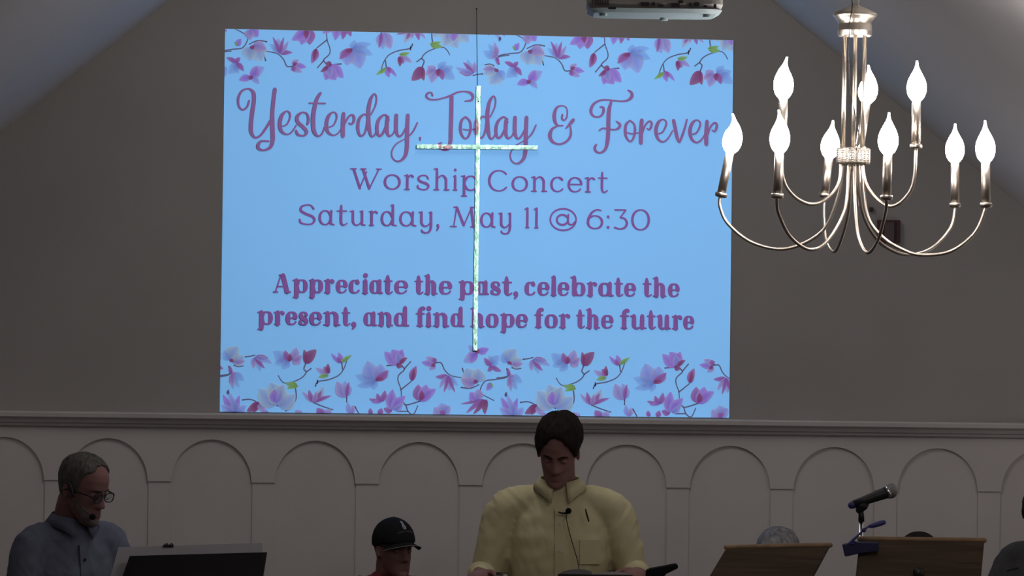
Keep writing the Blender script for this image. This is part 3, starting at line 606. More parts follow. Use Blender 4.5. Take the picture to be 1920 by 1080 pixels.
def sleeve(b, tp, dy, tip):
    b = Q(*b, dy); tp = Q(*tp, dy); tip = Q(*tip, dy); d = (tp-b).normalized()
    hs = obj('candle_sleeve', tube([b, b+(tp-b)*.5, tp], 8.3*PX, 24, cap='flat'), NICKEL_SMOOTH, CH, True)
    obj('bottom_cup', tube([b-d*.003, b-d*.001, b+d*.006, b+d*.010], [.010, .0165, .0170, .0158], 24, cap='flat'), NICKEL, hs, True)
    bl = (tip-tp); up = d
    # flame bulb: profile swept along a gently bent axis
    prof = [(0,.0105),(.03,.0125),(.08,.0180),(.16,.0232),(.26,.0264),(.37,.0270),(.48,.0250),(.58,.0208),(.67,.0155),(.75,.0105),(.82,.0066),(.90,.0040),(.96,.0030),(1,.0022)]
    pts = []; rr = []
    Ht = bl.length
    for t, r in prof:
        s = max(t-.6, 0)/.4
        pts.append(tp+up*(Ht*t)*(1)+(tip-(tp+up*Ht))*s**1.6+Vector((0, 0, 0))); rr.append(r)
    obj('flame_bulb', tube(pts, rr, 24, sub=3, cap='flat'), BULB, CH, True)
def arm(path, dy):
    n = len(path); pts = []
    for i, (x, y) in enumerate(path):
        s = i/(n-1); s = s*s*(3-2*s)*.95+.05
        if i >= n-1: s = 1
        pts.append(Q(x, y, dy*s))
    obj('arm', tube(pts, 3.1*PX, 12, sub=7, cap='flat'), NICKEL_SMOOTH, CH, True)
arms = [
 ([(1579,300),(1579,322),(1571,370),(1542,433),(1477,466),(1413,456),(1366,421),(1350,388),(1350.5,368)], .094, (1351.5,368), (1368,288), (1373.5,213)),
 ([(1591,300),(1591,322),(1584,393),(1553,450),(1519,468),(1482,444),(1461,403),(1457,384),(1457,370)], -.256, (1457.5,370), (1461,288), (1460,206)),
 ([(1596,300),(1595,330),(1590,400),(1575,455),(1562,472),(1549,451),(1545,410),(1545,385),(1546,370)], .35, (1546,369), (1554,298), (1562,226)),
 ([(1602,300),(1602,330),(1604,393),(1610,446),(1626,474),(1645,453),(1658,408),(1662,388),(1662,374)], -.35, (1662,373), (1664.5,291), (1667,211)),
 ([(1609,300),(1609,330),(1617,398),(1642,446),(1678,472),(1713,477),(1750,463),(1783,426),(1791,388)], .256, (1790.5,387), (1790.5,306), (1791,232)),
 ([(1616,300),(1617,325),(1626,403),(1653,443),(1690,467),(1727,478),(1783,471),(1829,435),(1849,388)], -.094, (1849,387), (1848,306), (1847,226)),
 ([(1577,300),(1573,342),(1551,372),(1519,383),(1487,366),(1468,333),(1466,272)], -.107, (1466.5,272), (1468.5,187), (1476,107)),
 ([(1604,300),(1605,350),(1607,378),(1608,384),(1609,370),(1611,330),(1612,280)], .213, (1612,279), (1624,195), (1628,122)),
 ([(1616,300),(1623,342),(1644,373),(1669,387),(1695,374),(1713,342),(1717.5,278)], -.107, (1717.5,277), (1718.5,191), (1719.5,114)),
]
for path, dy, b, tp, tip in arms:
    arm(path, dy); sleeve(b, tp, dy, tip)
# chain up to the ceiling and the electric cord
czt = AZ-SL*abs(top.x-AX)
obj('hanging_loop', tube([Q(1603,10), Q(1597,4), Q(1597,-6), Q(1603,-12), Q(1609,-6), Q(1609,4), Q(1603,10)], .0028, 10, sub=4), NICKEL, CH, True)
zc = Q(1603, -8).z; k = 0
while zc < czt-.06:
    a = .008; b = .017; pts = []
    for i in range(13):
        t = 2*PI*i/12; u = a*math.cos(t); v = b*math.sin(t)
        pts.append((top.x+(u if k % 2 else 0), CHY+(0 if k % 2 else u), zc+.014+v))
    obj('chain_link', tube(pts, .0022, 8), NICKEL, CH, True); zc += .027; k += 1
obj('ceiling_canopy', lathe((top.x, CHY, czt-.075), [(.012, 0), (.05, .012), (.062, .03), (.064, .075)], 32), NICKEL, CH, True)
obj('power_cord', tube([(top.x-.008, CHY-.01, czt-.05), Q(1597,-40,-.02), Q(1598,10,-.058), Q(1594,36,-.068), Q(1592,68,-.052), Q(1593,150,-.02), Q(1606,230,-.035), Q(1612,262,-.05), Q(1606,280,-.047), Q(1601,320,-.02)], .0014, 8, sub=6), DARKMETAL, CH, True)

# ------------------------------------------------------------------ people
def fuse(name, parts, voxel, it, mt, parent=None, disp=None, label=None, sf=.5):
    V, Fc = join(*parts)
    me = bpy.data.meshes.new('tmp'); me.from_pydata([tuple(v) for v in V], [], Fc); me.update()
    o = bpy.data.objects.new('tmp', me); COL.objects.link(o)
    r = o.modifiers.new('r', 'REMESH'); r.mode = 'VOXEL'; r.voxel_size = voxel
    if it:
        s = o.modifiers.new('s', 'SMOOTH'); s.factor = sf; s.iterations = it
    dg = bpy.context.evaluated_depsgraph_get(); ev = o.evaluated_get(dg); m2 = ev.to_mesh()
    vs = [v.co.copy() for v in m2.vertices]; fs = [tuple(p.vertices) for p in m2.polygons]
    ns = [v.normal.copy() for v in m2.vertices]
    ev.to_mesh_clear(); bpy.data.objects.remove(o); bpy.data.meshes.remove(me)
    if disp: vs = [v+n*disp(v, n) for v, n in zip(vs, ns)]
    return obj(name, (vs, fs), mt, parent, True, label)
HT = [(-.122,.018,.080,-.052),(-.116,.030,.088,-.03),(-.100,.043,.092,-.005),(-.080,.053,.091,.025),(-.055,.060,.090,.055),(-.03,.065,.091,.078),(0,.070,.093,.094),
      (.03,.0745,.097,.101),(.055,.0755,.096,.101),(.08,.070,.087,.093),(.10,.058,.070,.077),(.115,.040,.048,.054),(.124,.020,.025,.028),(.127,.004,.005,.006)]
def htab(z):
    z = min(max(z, HT[0][0]), HT[-1][0])
    for i in range(len(HT)-1):
        if z <= HT[i+1][0]:
            t = (z-HT[i][0])/(HT[i+1][0]-HT[i][0]); 
            return [HT[i][k]+(HT[i+1][k]-HT[i][k])*t for k in (1, 2, 3)]
    return HT[-1][1:]
def G(x, m_, s): return math.exp(-((x-m_)/s)**2/2)
def hsurf(th, z, face=True):
    w_, f, b = htab(z); s, c = math.sin(th), math.cos(th)
    cy = (b-f)/2; hd = (f+b)/2
    x = w_*math.copysign(abs(s)**.92, s); y = cy-hd*math.copysign(abs(c)**.95, c)
    if face and c > 0:
        ax = abs(x); d = 0
        if z < .022: d += .027*G(x, 0, .0085+.004*max(0, min(1, (.022-z)/.06)))*max(0, min(1, (.022-z)/.052))*(1 if z > -.040 else max(0, 1-(-.040-z)/.010))
        d += .006*G(ax, .013, .006)*G(z, -.036, .007)
        d -= .013*G(ax, .031, .014)*G(z, .002, .012)
        d += .006*G(z, .024, .007)*G(ax, .028, .02)
        d += .006*G(ax, .040, .014)*G(z, -.025, .014)
        d += .006*G(x, 0, .020)*G(z, -.063, .0045)+.007*G(x, 0, .017)*G(z, -.076, .005)
        d -= .005*G(x, 0, .022)*G(z, -.069, .0028)
        d -= .004*G(x, 0, .016)*G(z, -.088, .006)
        d += .006*G(x, 0, .016)*G(z, -.106, .010)
        y -= d
    return Vector((x, y, z))
def headgeo(seg=80, lev=84):
    V = []; Fc = []
    zs = [-.122+.249*i/(lev-1) for i in range(lev)]
    for z in zs:
        for s in range(seg): V.append(hsurf(2*PI*s/seg, z))
    for i in range(lev-1):
        for s in range(seg):
            t = (s+1) % seg; Fc.append((i*seg+s, i*seg+t, (i+1)*seg+t, (i+1)*seg+s))
    Fc.append(tuple(reversed(range(seg)))); Fc.append(tuple(range((lev-1)*seg, lev*seg)))
    return V, Fc
def ear(sx):
    e = ellipsoid((0, 0, 0), (.008, .017, .031), 20, 12)
    M = Matrix.Translation((sx*.075, .014, -.008)) @ Euler((math.radians(-10), 0, sx*math.radians(22))).to_matrix().to_4x4()
    rim = tube([(0, .012, -.022), (.004*sx, .017, 0), (.005*sx, .012, .024), (.003*sx, -.004, .030), (0, -.013, .018)], .0042, 8, sub=3)
    return join(xf(e, M), xf(rim, M))
def shell(zlo, off, zt=.1268, seg=96, lev=22, thick=.006, jit=0, top_off=0):
    """hair / cap shell between height zlo(theta) and the crown"""
    V = []; Fc = []
    for layer in (0, 1):
        for i in range(lev+1):
            for s in range(seg):
                th = 2*PI*s/seg; z0 = zlo(th); q = i/lev; q = 1-(1-q)**1.6; z = z0+(zt-z0)*q
                pnt = hsurf(th, z, False); n = Vector((pnt.x*1.2, pnt.y*.9, max(pnt.z-.03, 0)*1.3+.001)).normalized()
                o = off(th, z) if layer == 0 else off(th, z)-thick-.004
                if layer == 0:
                    if i == 0: o *= .55
                    if jit: o += jit*noise.noise(Vector((th*9, z*26, 2)))+jit*.6*noise.noise(Vector((th*26, z*8, 5)))
                p = pnt+n*o; p.z += top_off*max(0, z-.06)/.067
                V.append(p)
    A = (lev+1)*seg
    for i in range(lev):
        for s in range(seg):
            t = (s+1) % seg
            Fc.append((i*seg+s, i*seg+t, (i+1)*seg+t, (i+1)*seg+s))
            Fc.append((A+i*seg+s, A+(i+1)*seg+s, A+(i+1)*seg+t, A+i*seg+t))
    for s in range(seg):
        t = (s+1) % seg; Fc.append((s, A+s, A+t, t))
    Fc.append(tuple(range(lev*seg, A))); Fc.append(tuple(reversed(range(A+lev*seg, 2*A))))
    return V, Fc
def interp(tab, x):
    for i in range(len(tab)-1):
        if x <= tab[i+1][0]:
            t = (x-tab[i][0])/(tab[i+1][0]-tab[i][0]); t = t*t*(3-2*t); return tab[i][1]+(tab[i+1][1]-tab[i][1])*t
    return tab[-1][1]
def thdeg(th):
    d = math.degrees(th) % 360; return d if d <= 180 else 360-d
def hand(w0, d, n, s, curl=.5, size=1.0):
    """wrist point, direction of the hand, normal of its back, s side (+1: thumb towards d x n)"""
    d = Vector(d).normalized(); n = Vector(n); n = (n-d*n.dot(d)).normalized(); l = d.cross(n).normalized()*s; w0 = Vector(w0); k = size
    parts = [tube([w0-d*.03*k, w0+d*.01*k, w0+d*.045*k, w0+d*.08*k], [.026*k, .029*k, .037*k, .036*k], 16, sub=3, flat=.48, flatdir=n)]
    for off, ln, r in ((.030, .070, .0085), (.0105, .080, .0088), (-.0095, .074, .0084), (-.029, .058, .0074)):
        a = w0+d*(.072-abs(off-.005)*.3)*k+l*off*k; pts = [a]; rad = [r*k*1.08]; ang = .15+curl*.35; dd = d
        sp = l*(off*.9)
        for seg_, f in enumerate((.45, .32, .23)):
            dd = (d*math.cos(ang)-n*math.sin(ang)+sp).normalized(); a = a+dd*ln*f*k; pts.append(a); rad.append(r*k*(1-.1*(seg_+1))); ang += curl*.75
        parts.append(tube(pts, rad, 12, sub=3))
    b = w0+d*.018*k+l*.024*k
    p1 = b+(d*.55+l*.75-n*.15).normalized()*.035*k; p2 = p1+(d*.85+l*.4-n*(.2+.3*curl)).normalized()*.030*k; p3 = p2+(d*.9+l*.1-n*(.3+.5*curl)).normalized()*.024*k
    parts.append(tube([b, p1, p2, p3], [.0125*k, .0115*k, .0100*k, .0080*k], 12, sub=3))
    return parts
SKIN = mat('skin_ruddy', (.20, .105, .098), .65, spec=.2, noise_amt=.10, noise_scale=25, bump=.08, bump_scale=300)
EYE = mat('eye_white', (.5, .48, .46), .2, spec=.5); IRIS = mat('iris_dark', (.03, .02, .015), .2)
LIP = mat('lip', (.17, .07, .065), .5)
BROWM = {}
def fabric(name, col, w_=.12): return mat(name, col, .9, spec=.1, noise_amt=w_, noise_scale=22, bump=.25, bump_scale=500)
def person(loc, yaw, headpos, headrot, J, looks, label, group=None, vox=.005, sit=False):
    """local frame: facing -Y, feet at z=0. headrot=(pitch, yaw, roll) in degrees. J joint positions. looks: materials and options"""
    R0 = Matrix.Translation(loc) @ Matrix.Rotation(math.radians(yaw), 4, 'Z')
    root = empty('person', loc, label, 'person', group)
    hp, hy, hr = [math.radians(a) for a in headrot]
    HM = R0 @ Matrix.Translation(headpos) @ Matrix.Rotation(hy, 4, 'Z') @ Matrix.Rotation(hr, 4, 'Y') @ Matrix.Rotation(hp, 4, 'X') @ Matrix.Translation((0, -.02, .06)) @ Matrix.Scale(looks.get('head', .95), 4)
    hv = lambda x, y, z: HM @ Vector((x, y, z))
    inv = R0.inverted()
    nb = Vector(J.get('neck', (0, .01, 1.46))); SW = J.get('sw', .165); SZ = J.get('sz', 1.43)
    hipz = J.get('hip', .92); tilt = J.get('lean', 0)
    skin = looks.get('skin', SKIN)
    parts = [xf(headgeo(), HM), xf(ear(1), HM), xf(ear(-1), HM)]
    neck_top = inv @ hv(0, .030, -.05)
    parts.append(xf(tube([nb+Vector((0, .0, -.05)), nb+(neck_top-nb)*.45, neck_top], [.066, .056, .055], 24, sub=3), R0))
    parts.append(xf(rings([(hipz-.02, .12, .09, 0, 0), (hipz+.2, .12, .08, 0, tilt*.4), (SZ-.14, .14, .085, 0, tilt*.8), (SZ-.02, .13, .07, 0, tilt), (SZ+.02, .06, .05, 0, tilt)], 24), R0))
    sleeves = []; cuffs = []
    for sx, key in ((-1, 'R'), (1, 'L')):
        if key+'e' not in J: continue
        sh = Vector((sx*SW, tilt, SZ)); e = Vector(J[key+'e']); wr = Vector(J[key+'w'])
        parts.append(xf(tube([sh, e, wr], [.045, .036, .026], 14), R0))
        hd = Vector(J[key+'h'][0]); hn = Vector(J[key+'h'][1])
        parts += [xf(g, R0) for g in hand(wr+(wr-e).normalized()*.02, hd, hn, J[key+'h'][2], J.get('curl', .5))]
        mid = (sh+e)/2+Vector((sx*.008, 0, 0)); fm = (e+wr)/2
        st = looks.get('sleeve_end', 1.0)
        sleeves.append(xf(tube([Vector((sx*.05, tilt, SZ+.025)), sh, mid, e, fm, e+(wr-e)*.93], [.055, .066, .063, .056, .053, .044], 20, sub=5), R0))
        cuffs.append(xf(tube([e+(wr-e)*.80, e+(wr-e)*1.0], [.046, .042], 24, cap='flat'), R0))
    if sit:
        for sx in (-1, 1):
            hp_ = Vector((sx*.095, 0, hipz)); kn = Vector((sx*.13, -.42, hipz+.03)); an = Vector((sx*.13, -.40, .08))
            parts.append(xf(tube([hp_, kn, an], [.06, .045, .035], 12), R0))
    else:
        for sx in (-1, 1): parts.append(xf(tube([(sx*.09, 0, hipz), (sx*.10, -.01, .50), (sx*.11, .02, .08)], [.07, .045, .035], 12), R0))
    fuse('body', parts, vox, 3, skin, root, sf=.4)
    # shirt
    tor = [(hipz-.04, .175, .125, 0, 0), (hipz+.06, .172, .130, 0, tilt*.1), (hipz+.20, .172, .132, 0, tilt*.4), (SZ-.20, .182, .130, 0, tilt*.75), (SZ-.10, .185, .125, 0, tilt*.9), (SZ-.03, .165, .105, 0, tilt), (SZ+.02, .135, .085, 0, tilt), (SZ+.05, .100, .072, 0, tilt), (SZ+.08, .072, .066, 0, tilt), (SZ+.095, .064, .060, 0, tilt)]
    fat = looks.get('girth', 1.0)
    tor = [(z, a*fat, b*fat, c, d) for z, a, b, c, d in tor]
    def fold(v, n):
        lv = inv @ v; f = 0
        f += .0055*noise.noise(Vector((lv.x*9, lv.y*9, lv.z*5)))
        r = noise.noise(Vector((lv.x*14+3, lv.y*12, lv.z*22-abs(lv.x)*30)))
        f += .0048*(1-abs(r)*2.2)*min(1, abs(lv.x)/.12)*(.5+noise.noise(Vector((lv.x*5, 1, lv.z*5)))*1.2)
        f += .0035*noise.noise(Vector((lv.x*30, lv.y*30, lv.z*22)))
        return f-.003
    shirt = fuse('shirt', [xf(rings(tor, 36), R0)]+sleeves, .0075, 4, looks['shirt'], root, fold)
    for c in cuffs: obj('cuff', c, looks['shirt'], shirt, True)
    # collar: band and two flaps
    if looks.get('collar'):
        nbz = SZ+.082; V = []; Fc = []; NA = 36
        for lay in (0, 1):
            for i in range(NA+1):
                a = math.radians(-90+18+(360-36)*i/NA)     # opening towards -Y
                op = abs((i/NA)*2-1)                       # 1 at the front ends
                rt = .066+.004*lay; rb = .092+.004*lay+.006*op
                zt = nbz+.030-.022*op**2+.0; zb = nbz-.012-.050*op**6
                ca, sa = math.cos(a), math.sin(a)
                V.append(R0 @ Vector((rt*ca, tilt+rt*sa*.98-.004, zt+.002*lay)))
                V.append(R0 @ Vector((rb*ca*(1 if op < .9 else 1.0), tilt+rb*sa*.98-.012*op**4, zb)))
        q = 2*(NA+1)
        for i in range(NA):
            Fc.append((2*i, 2*i+2, 2*i+3, 2*i+1)); Fc.append((q+2*i, q+2*i+1, q+2*i+3, q+2*i+2))
            Fc.append((2*i, q+2*i, q+2*i+2, 2*i+2)); Fc.append((2*i+1, 2*i+3, q+2*i+3, q+2*i+1))
        Fc += [(0, 1, q+1, q), (2*NA, q+2*NA, q+2*NA+1, 2*NA+1)]
        obj('collar', (V, Fc), looks['collar'], shirt, True)
        fy = lambda z: tilt*(z-hipz)/(SZ-hipz)-.130*fat-.0065+(.03*max(0, (z-(SZ-.14))/.16) if z > SZ-.14 else 0)
        pk = []
        zs = [hipz+(SZ-hipz)*i/14 for i in range(15)]
        pv = []; pf = []
        for z in zs:
            for x, dy in ((-.016, 0), (.016, 0), (.016, .012), (-.016, .012)): pv.append(R0 @ Vector((x, fy(z)+dy, z)))
        for i in range(14):
            for s in range(4): pf.append((i*4+s, i*4+(s+1) % 4, i*4+4+(s+1) % 4, i*4+4+s))
        pf += [(3, 2, 1, 0), (56, 57, 58, 59)]
        obj('button_placket', (pv, pf), looks['shirt'], shirt)
        for i in range(5):
            z = SZ-.05-i*.09; c = R0 @ Vector((0, fy(z)-.002, z)); ax = R0.to_3x3() @ Vector((0, -1, 0))
            obj('button', tube([c, c+ax*.0025], .0055, 12, cap='flat'), looks.get('button', EYE), shirt)
    # trousers and shoes
    tr = looks.get('trousers', BLACK)
    if sit:
        tg = [xf(tube([(sx*.09, .03, hipz), (sx*.125, -.42, hipz+.03), (sx*.13, -.40, .12)], [.095, .072, .062], 18, sub=4), R0) for sx in (-1, 1)]+[xf(ellipsoid((0, .02, hipz+.01), (.17, .14, .11)), R0)]
    else:
        tg = [xf(tube([(sx*.088, 0, hipz-.02), (sx*.10, -.01, .50), (sx*.11, .01, .09)], [.098, .075, .062], 18, sub=4), R0) for sx in (-1, 1)]+[xf(ellipsoid((0, 0, hipz), (.165, .125, .10)), R0)]
    fuse('trousers', tg, .012, 3, tr, root)
    for sx in (-1, 1):
        fy_ = -.40 if sit else 0
        obj('shoe', xf(rings([(0, .046, .135, sx*.12, fy_-.05), (.02, .048, .138, sx*.12, fy_-.05), (.05, .042, .12, sx*.12, fy_-.035), (.085, .036, .06, sx*.12, fy_+.02), (.11, .036, .045, sx*.12, fy_+.03)], 24), R0), mat('black_shoe', (.01, .01, .01), .35), root, True)
    # face pieces
    for sx in (-1, 1):
        c = Vector((sx*.031, -.0745, .001))
        ey = obj('eye', xf(ellipsoid(c, (.0125, .0118, .0118), 16, 10), HM), EYE, root, True)
        obj('iris', xf(ellipsoid(c+Vector((0, -.0088, -.0050)), (.0050, .0030, .0040), 12, 8), HM), IRIS, ey, True)
        lid = ellipsoid(c+Vector((0, -.0012, .0012)), (.0145, .0134, .0116), 16, 10)
        obj('eyelid', xf(lid, HM), skin, ey, True)
        ys = [hsurf(math.asin(min(.95, x/.074)), .024).y-.0015 for x in (.014, .028, .044)]
        obj('eyebrow', xf(tube([(sx*.014, ys[0]-.002, .021), (sx*.028, ys[1]-.002, .027), (sx*.046, ys[2]+.001, .022)], [.0028, .0038, .002], 8, sub=4), HM), looks['brow'], root, True)
    yl = hsurf(0, -.069).y
    obj('mouth', xf(tube([(-.023, yl+.0085, -.0700), (-.008, yl+.0005, -.0690), (.008, yl+.0005, -.0690), (.023, yl+.0085, -.0700)], [.0016, .0034, .0034, .0016], 8, sub=4, flat=.6), HM), LIP, root, True)
    return root, R0, HM, shirt

# ---- speaker in the yellow shirt
YM = -2.3
xm = P(1048, 1000, YM).x
YS = fabric('pale_yellow_shirt', S3(186, 180, 146), .04)
HAIRD = mat('dark_brown_hair', (.016, .011, .010), .8, spec=.12, noise_amt=.5, noise_scale=90, stretch=(1, 1, .15), bump=.5, bump_scale=150)
hz = P(1047, 874, YM).z-STG
sh_z = P(1048, 951, YM).z-STG
Jm = {'neck': (0, .01, sh_z+.05), 'sw': .182, 'sz': sh_z, 'lean': -.02,
      'Re': (-.260, -.03, sh_z-.265), 'Rw': (-.276, -.27, sh_z-.215), 'Rh': ((-.10, -1, -.12), (-.25, 0, 1), -1),
      'Le': (.262, -.03, sh_z-.255), 'Lw': (.270, -.26, sh_z-.205), 'Lh': ((-.25, -1, -.12), (.25, 0, 1), 1), 'curl': .75}
man, RM, HMm, shirtm = person(Vector((xm, YM, STG)), 0, (-.004, -.035, hz+.01), (26, -7, 3), Jm,
    {'shirt': YS, 'collar': YS, 'brow': HAIRD, 'girth': 1.0, 'head': .90, 'trousers': fabric('dark_trousers', (.02, .02, .025))}, 'man in a pale yellow button-up shirt standing with bowed head and reading at the pulpit', vox=.0042)
hl = [(0, .090), (14, .086), (30, .068), (46, .044), (58, .022), (68, .004), (78, .000), (88, .026), (104, .026), (118, -.03), (140, -.065), (180, -.075)]
def zlo_m(th): return interp(hl, thdeg(th))+.004*noise.noise(Vector((math.cos(th)*4, math.sin(th)*4, 0)))
def off_m(th, z):
    d = thdeg(th); sd = 1 if math.sin(th) > 0 else -1
    o = .012+.010*max(0, min(1, (z-.02)/.08))
    part = G(math.degrees(math.atan2(math.sin(th), math.cos(th))), -28, 12)*(1 if z > .06 else .3)
    o -= .007*part
    if z > .05: o += .007*(math.sin(th) > 0)*min(1, abs(math.sin(th))*2)
    return o
obj('hair', xf(shell(zlo_m, off_m, jit=.004, seg=144, lev=34, top_off=.016), HMm), HAIRD, man, True)
# lapel microphone, cable, pen and pocket
def on_shirt(px, py, y): return P(px, py, y)
fyv = YM-.151
lm = empty('lapel_microphone', P(1064, 1070, fyv-.01), 'small black lapel microphone clipped to the yellow shirt, thin cable hanging down', 'microphone')
obj('foam_tip', ellipsoid(P(1066, 958, fyv-.006), (.0105, .010, .0105)), FOAM, lm, True)
obj('clip', tube([P(1048, 960.5, fyv-.002), P(1056, 962.5, fyv-.004), P(1064, 961, fyv-.002)], [.0028, .0036, .005], 10, sub=3), BLACK, lm, True)
obj('cable', tube([P(1063, 964, fyv-.002), P(1062, 972, fyv-.004), P(1067, 996, fyv-.009), P(1075, 1024, fyv-.012), P(1083, 1052, fyv-.012), P(1087, 1075, fyv-.012)], .0016, 8, sub=6), BLACK, lm, True)
obj('pocket', xf(prism([(.072, -.137, sh_z-.19), (.145, -.115, sh_z-.19), (.145, -.115, sh_z-.105), (.072, -.137, sh_z-.105)], (0, .016, 0)), RM), YS, shirtm)
tag(obj('pen', tube([P(1098, 955, fyv-.004), P(1100, 964, fyv-.005), P(1104, 977, fyv-.004)], [.0022, .0034, .0028], 10, sub=2), BLACK, smooth=True), 'black pen clipped in the chest pocket of the yellow shirt', 'pen')

# ---- grey-haired man in profile with headset
ym = -2.2
xb = P(128, 1000, ym).x
BLS = fabric('grey_blue_shirt', S3(96, 101, 118), .14)
HAIRG = mat('grey_hair', (.085, .08, .075), .85, spec=.1, noise_amt=.45, noise_scale=80, stretch=(1, 1, .2), bump=.4, bump_scale=180)
hb = P(132, 936, ym)
Jb = {'neck': (0, .012, 1.33), 'sw': .152, 'sz': 1.275, 'lean': -.02, 'hip': .74,
      'Re': (-.215, -.03, .93), 'Rw': (-.20, -.27, .90), 'Rh': ((.1, -1, 0), (-.2, 0, 1), -1),
      'Le': (.215, -.05, .95), 'Lw': (.20, -.28, .92), 'Lh': ((-.1, -1, 0), (.2, 0, 1), 1), 'curl': .5}
man2, R2, HM2, shirt2 = person(Vector((xb, ym, STG)), 34, (0, -.045, hb.z-STG-.012), (16, 24, 0), Jb,
    {'shirt': BLS, 'collar': BLS, 'brow': HAIRG, 'girth': .93, 'trousers': fabric('dark_trousers', (.02, .02, .025)), 'button': BLACK},
    'grey-haired man in a grey-blue shirt with glasses and headset, standing behind the black music stand', vox=.0045)
hl2 = [(0, .108), (20, .106), (36, .088), (52, .078), (66, .060), (72, .00), (80, -.012), (88, .024), (104, .022), (118, -.03), (140, -.06), (180, -.07)]
obj('hair', xf(shell(lambda th: interp(hl2, thdeg(th))+.004*noise.noise(Vector((math.cos(th)*5, math.sin(th)*5, 0))), lambda th, z: .005+.004*max(0, min(1, z/.08))*min(1, thdeg(th)/60), jit=.003, seg=128, lev=28, top_off=.002), HM2), HAIRG, man2, True)
V = []; Fc = []
for lay in (0, 1):
    for i in range(41):
        a = -84+168*i/40; th = math.radians(a); zu = interp([(0, -.090), (18, -.088), (34, -.062), (60, -.045), (84, -.020)], abs(a)); zd = interp([(0, -.119), (60, -.110), (84, -.060)], abs(a))
        for j in range(7):
            z = zd+(zu-zd)*j/6; pnt = hsurf(th, z); n = Vector((pnt.x, pnt.y, -.02)).normalized(); V.append(pnt+n*((.0045 if 0 < j < 6 else .001) if lay == 0 else -.002))
for i in range(40):
    for j in range(6):
        a = i*7+j; Fc.append((a, a+7, a+8, a+1)); Fc.append((287+a, 287+a+1, 287+a+8, 287+a+7))
    a = i*7; Fc += [(a, 287+a, 287+a+7, a+7), (a+6, a+13, 287+a+13, 287+a+6)]
obj('beard_stubble', xf((V, Fc), HM2), mat('grey_stubble', (.14, .115, .105), .9, spec=.1, noise_amt=.3, noise_scale=120), man2, True)
gl = empty('eyeglasses', HM2 @ Vector((0, -.1, 0)), 'dark-framed eyeglasses on the grey-haired man', 'glasses')
FR = mat('dark_glasses_frame', (.015, .015, .016), .3)
GLS = mat('clear_lens_glass', (.9, .97, .95), .05, spec=.5, trans=1)
for sx in (-1, 1):
    c = Vector((sx*.034, -.108, .0)); pts = []
    for i in range(21):
        t = 2*PI*i/20; pts.append(c+Vector((.0255*math.copysign(abs(math.cos(t))**.7, math.cos(t)), .004*abs(math.cos(t)), .0175*math.copysign(abs(math.sin(t))**.7, math.sin(t)))))
    fr = obj('lens_frame', xf(tube(pts, .0021, 8), HM2), FR, gl, True)
    obj('lens', xf(prism([p+Vector((0, -.0006, 0)) for p in pts[:-1]], (0, .0012, 0)), HM2), GLS, fr)
    obj('temple', xf(tube([(sx*.060, -.104, .006), (sx*.076, -.085, .007), (sx*.083, -.04, .006), (sx*.085, .0, .003), (sx*.084, .022, -.006)], [.0024, .003, .0034, .003, .002], 8, sub=4), HM2), FR, gl, True)
obj('bridge', xf(tube([(-.0085, -.110, .004), (0, -.114, .006), (.0085, -.110, .004)], .0018, 8, sub=3), HM2), FR, gl, True)
hs = empty('headset_microphone', HM2 @ Vector((-.08, -.05, -.05)), 'black headset microphone on the grey-haired man, foam tip at his mouth', 'microphone')
for sx in (-1,):
    obj('ear_hook', xf(tube([(sx*.083, .022, .022), (sx*.087, .004, .028), (sx*.090, -.018, .010), (sx*.087, -.030, -.012)], [.004, .0065, .0085, .006], 10, sub=5), HM2), BLACK, hs, True)
    obj('boom', xf(tube([(sx*.087, -.028, -.008), (sx*.080, -.055, -.032), (sx*.066, -.085, -.056), (sx*.050, -.106, -.068)], .0017, 8, sub=6), HM2), BLACK, hs, True)
    obj('foam_tip', xf(ellipsoid((sx*.046, -.110, -.070), (.0115, .0115, .0115)), HM2), FOAM, hs, True)

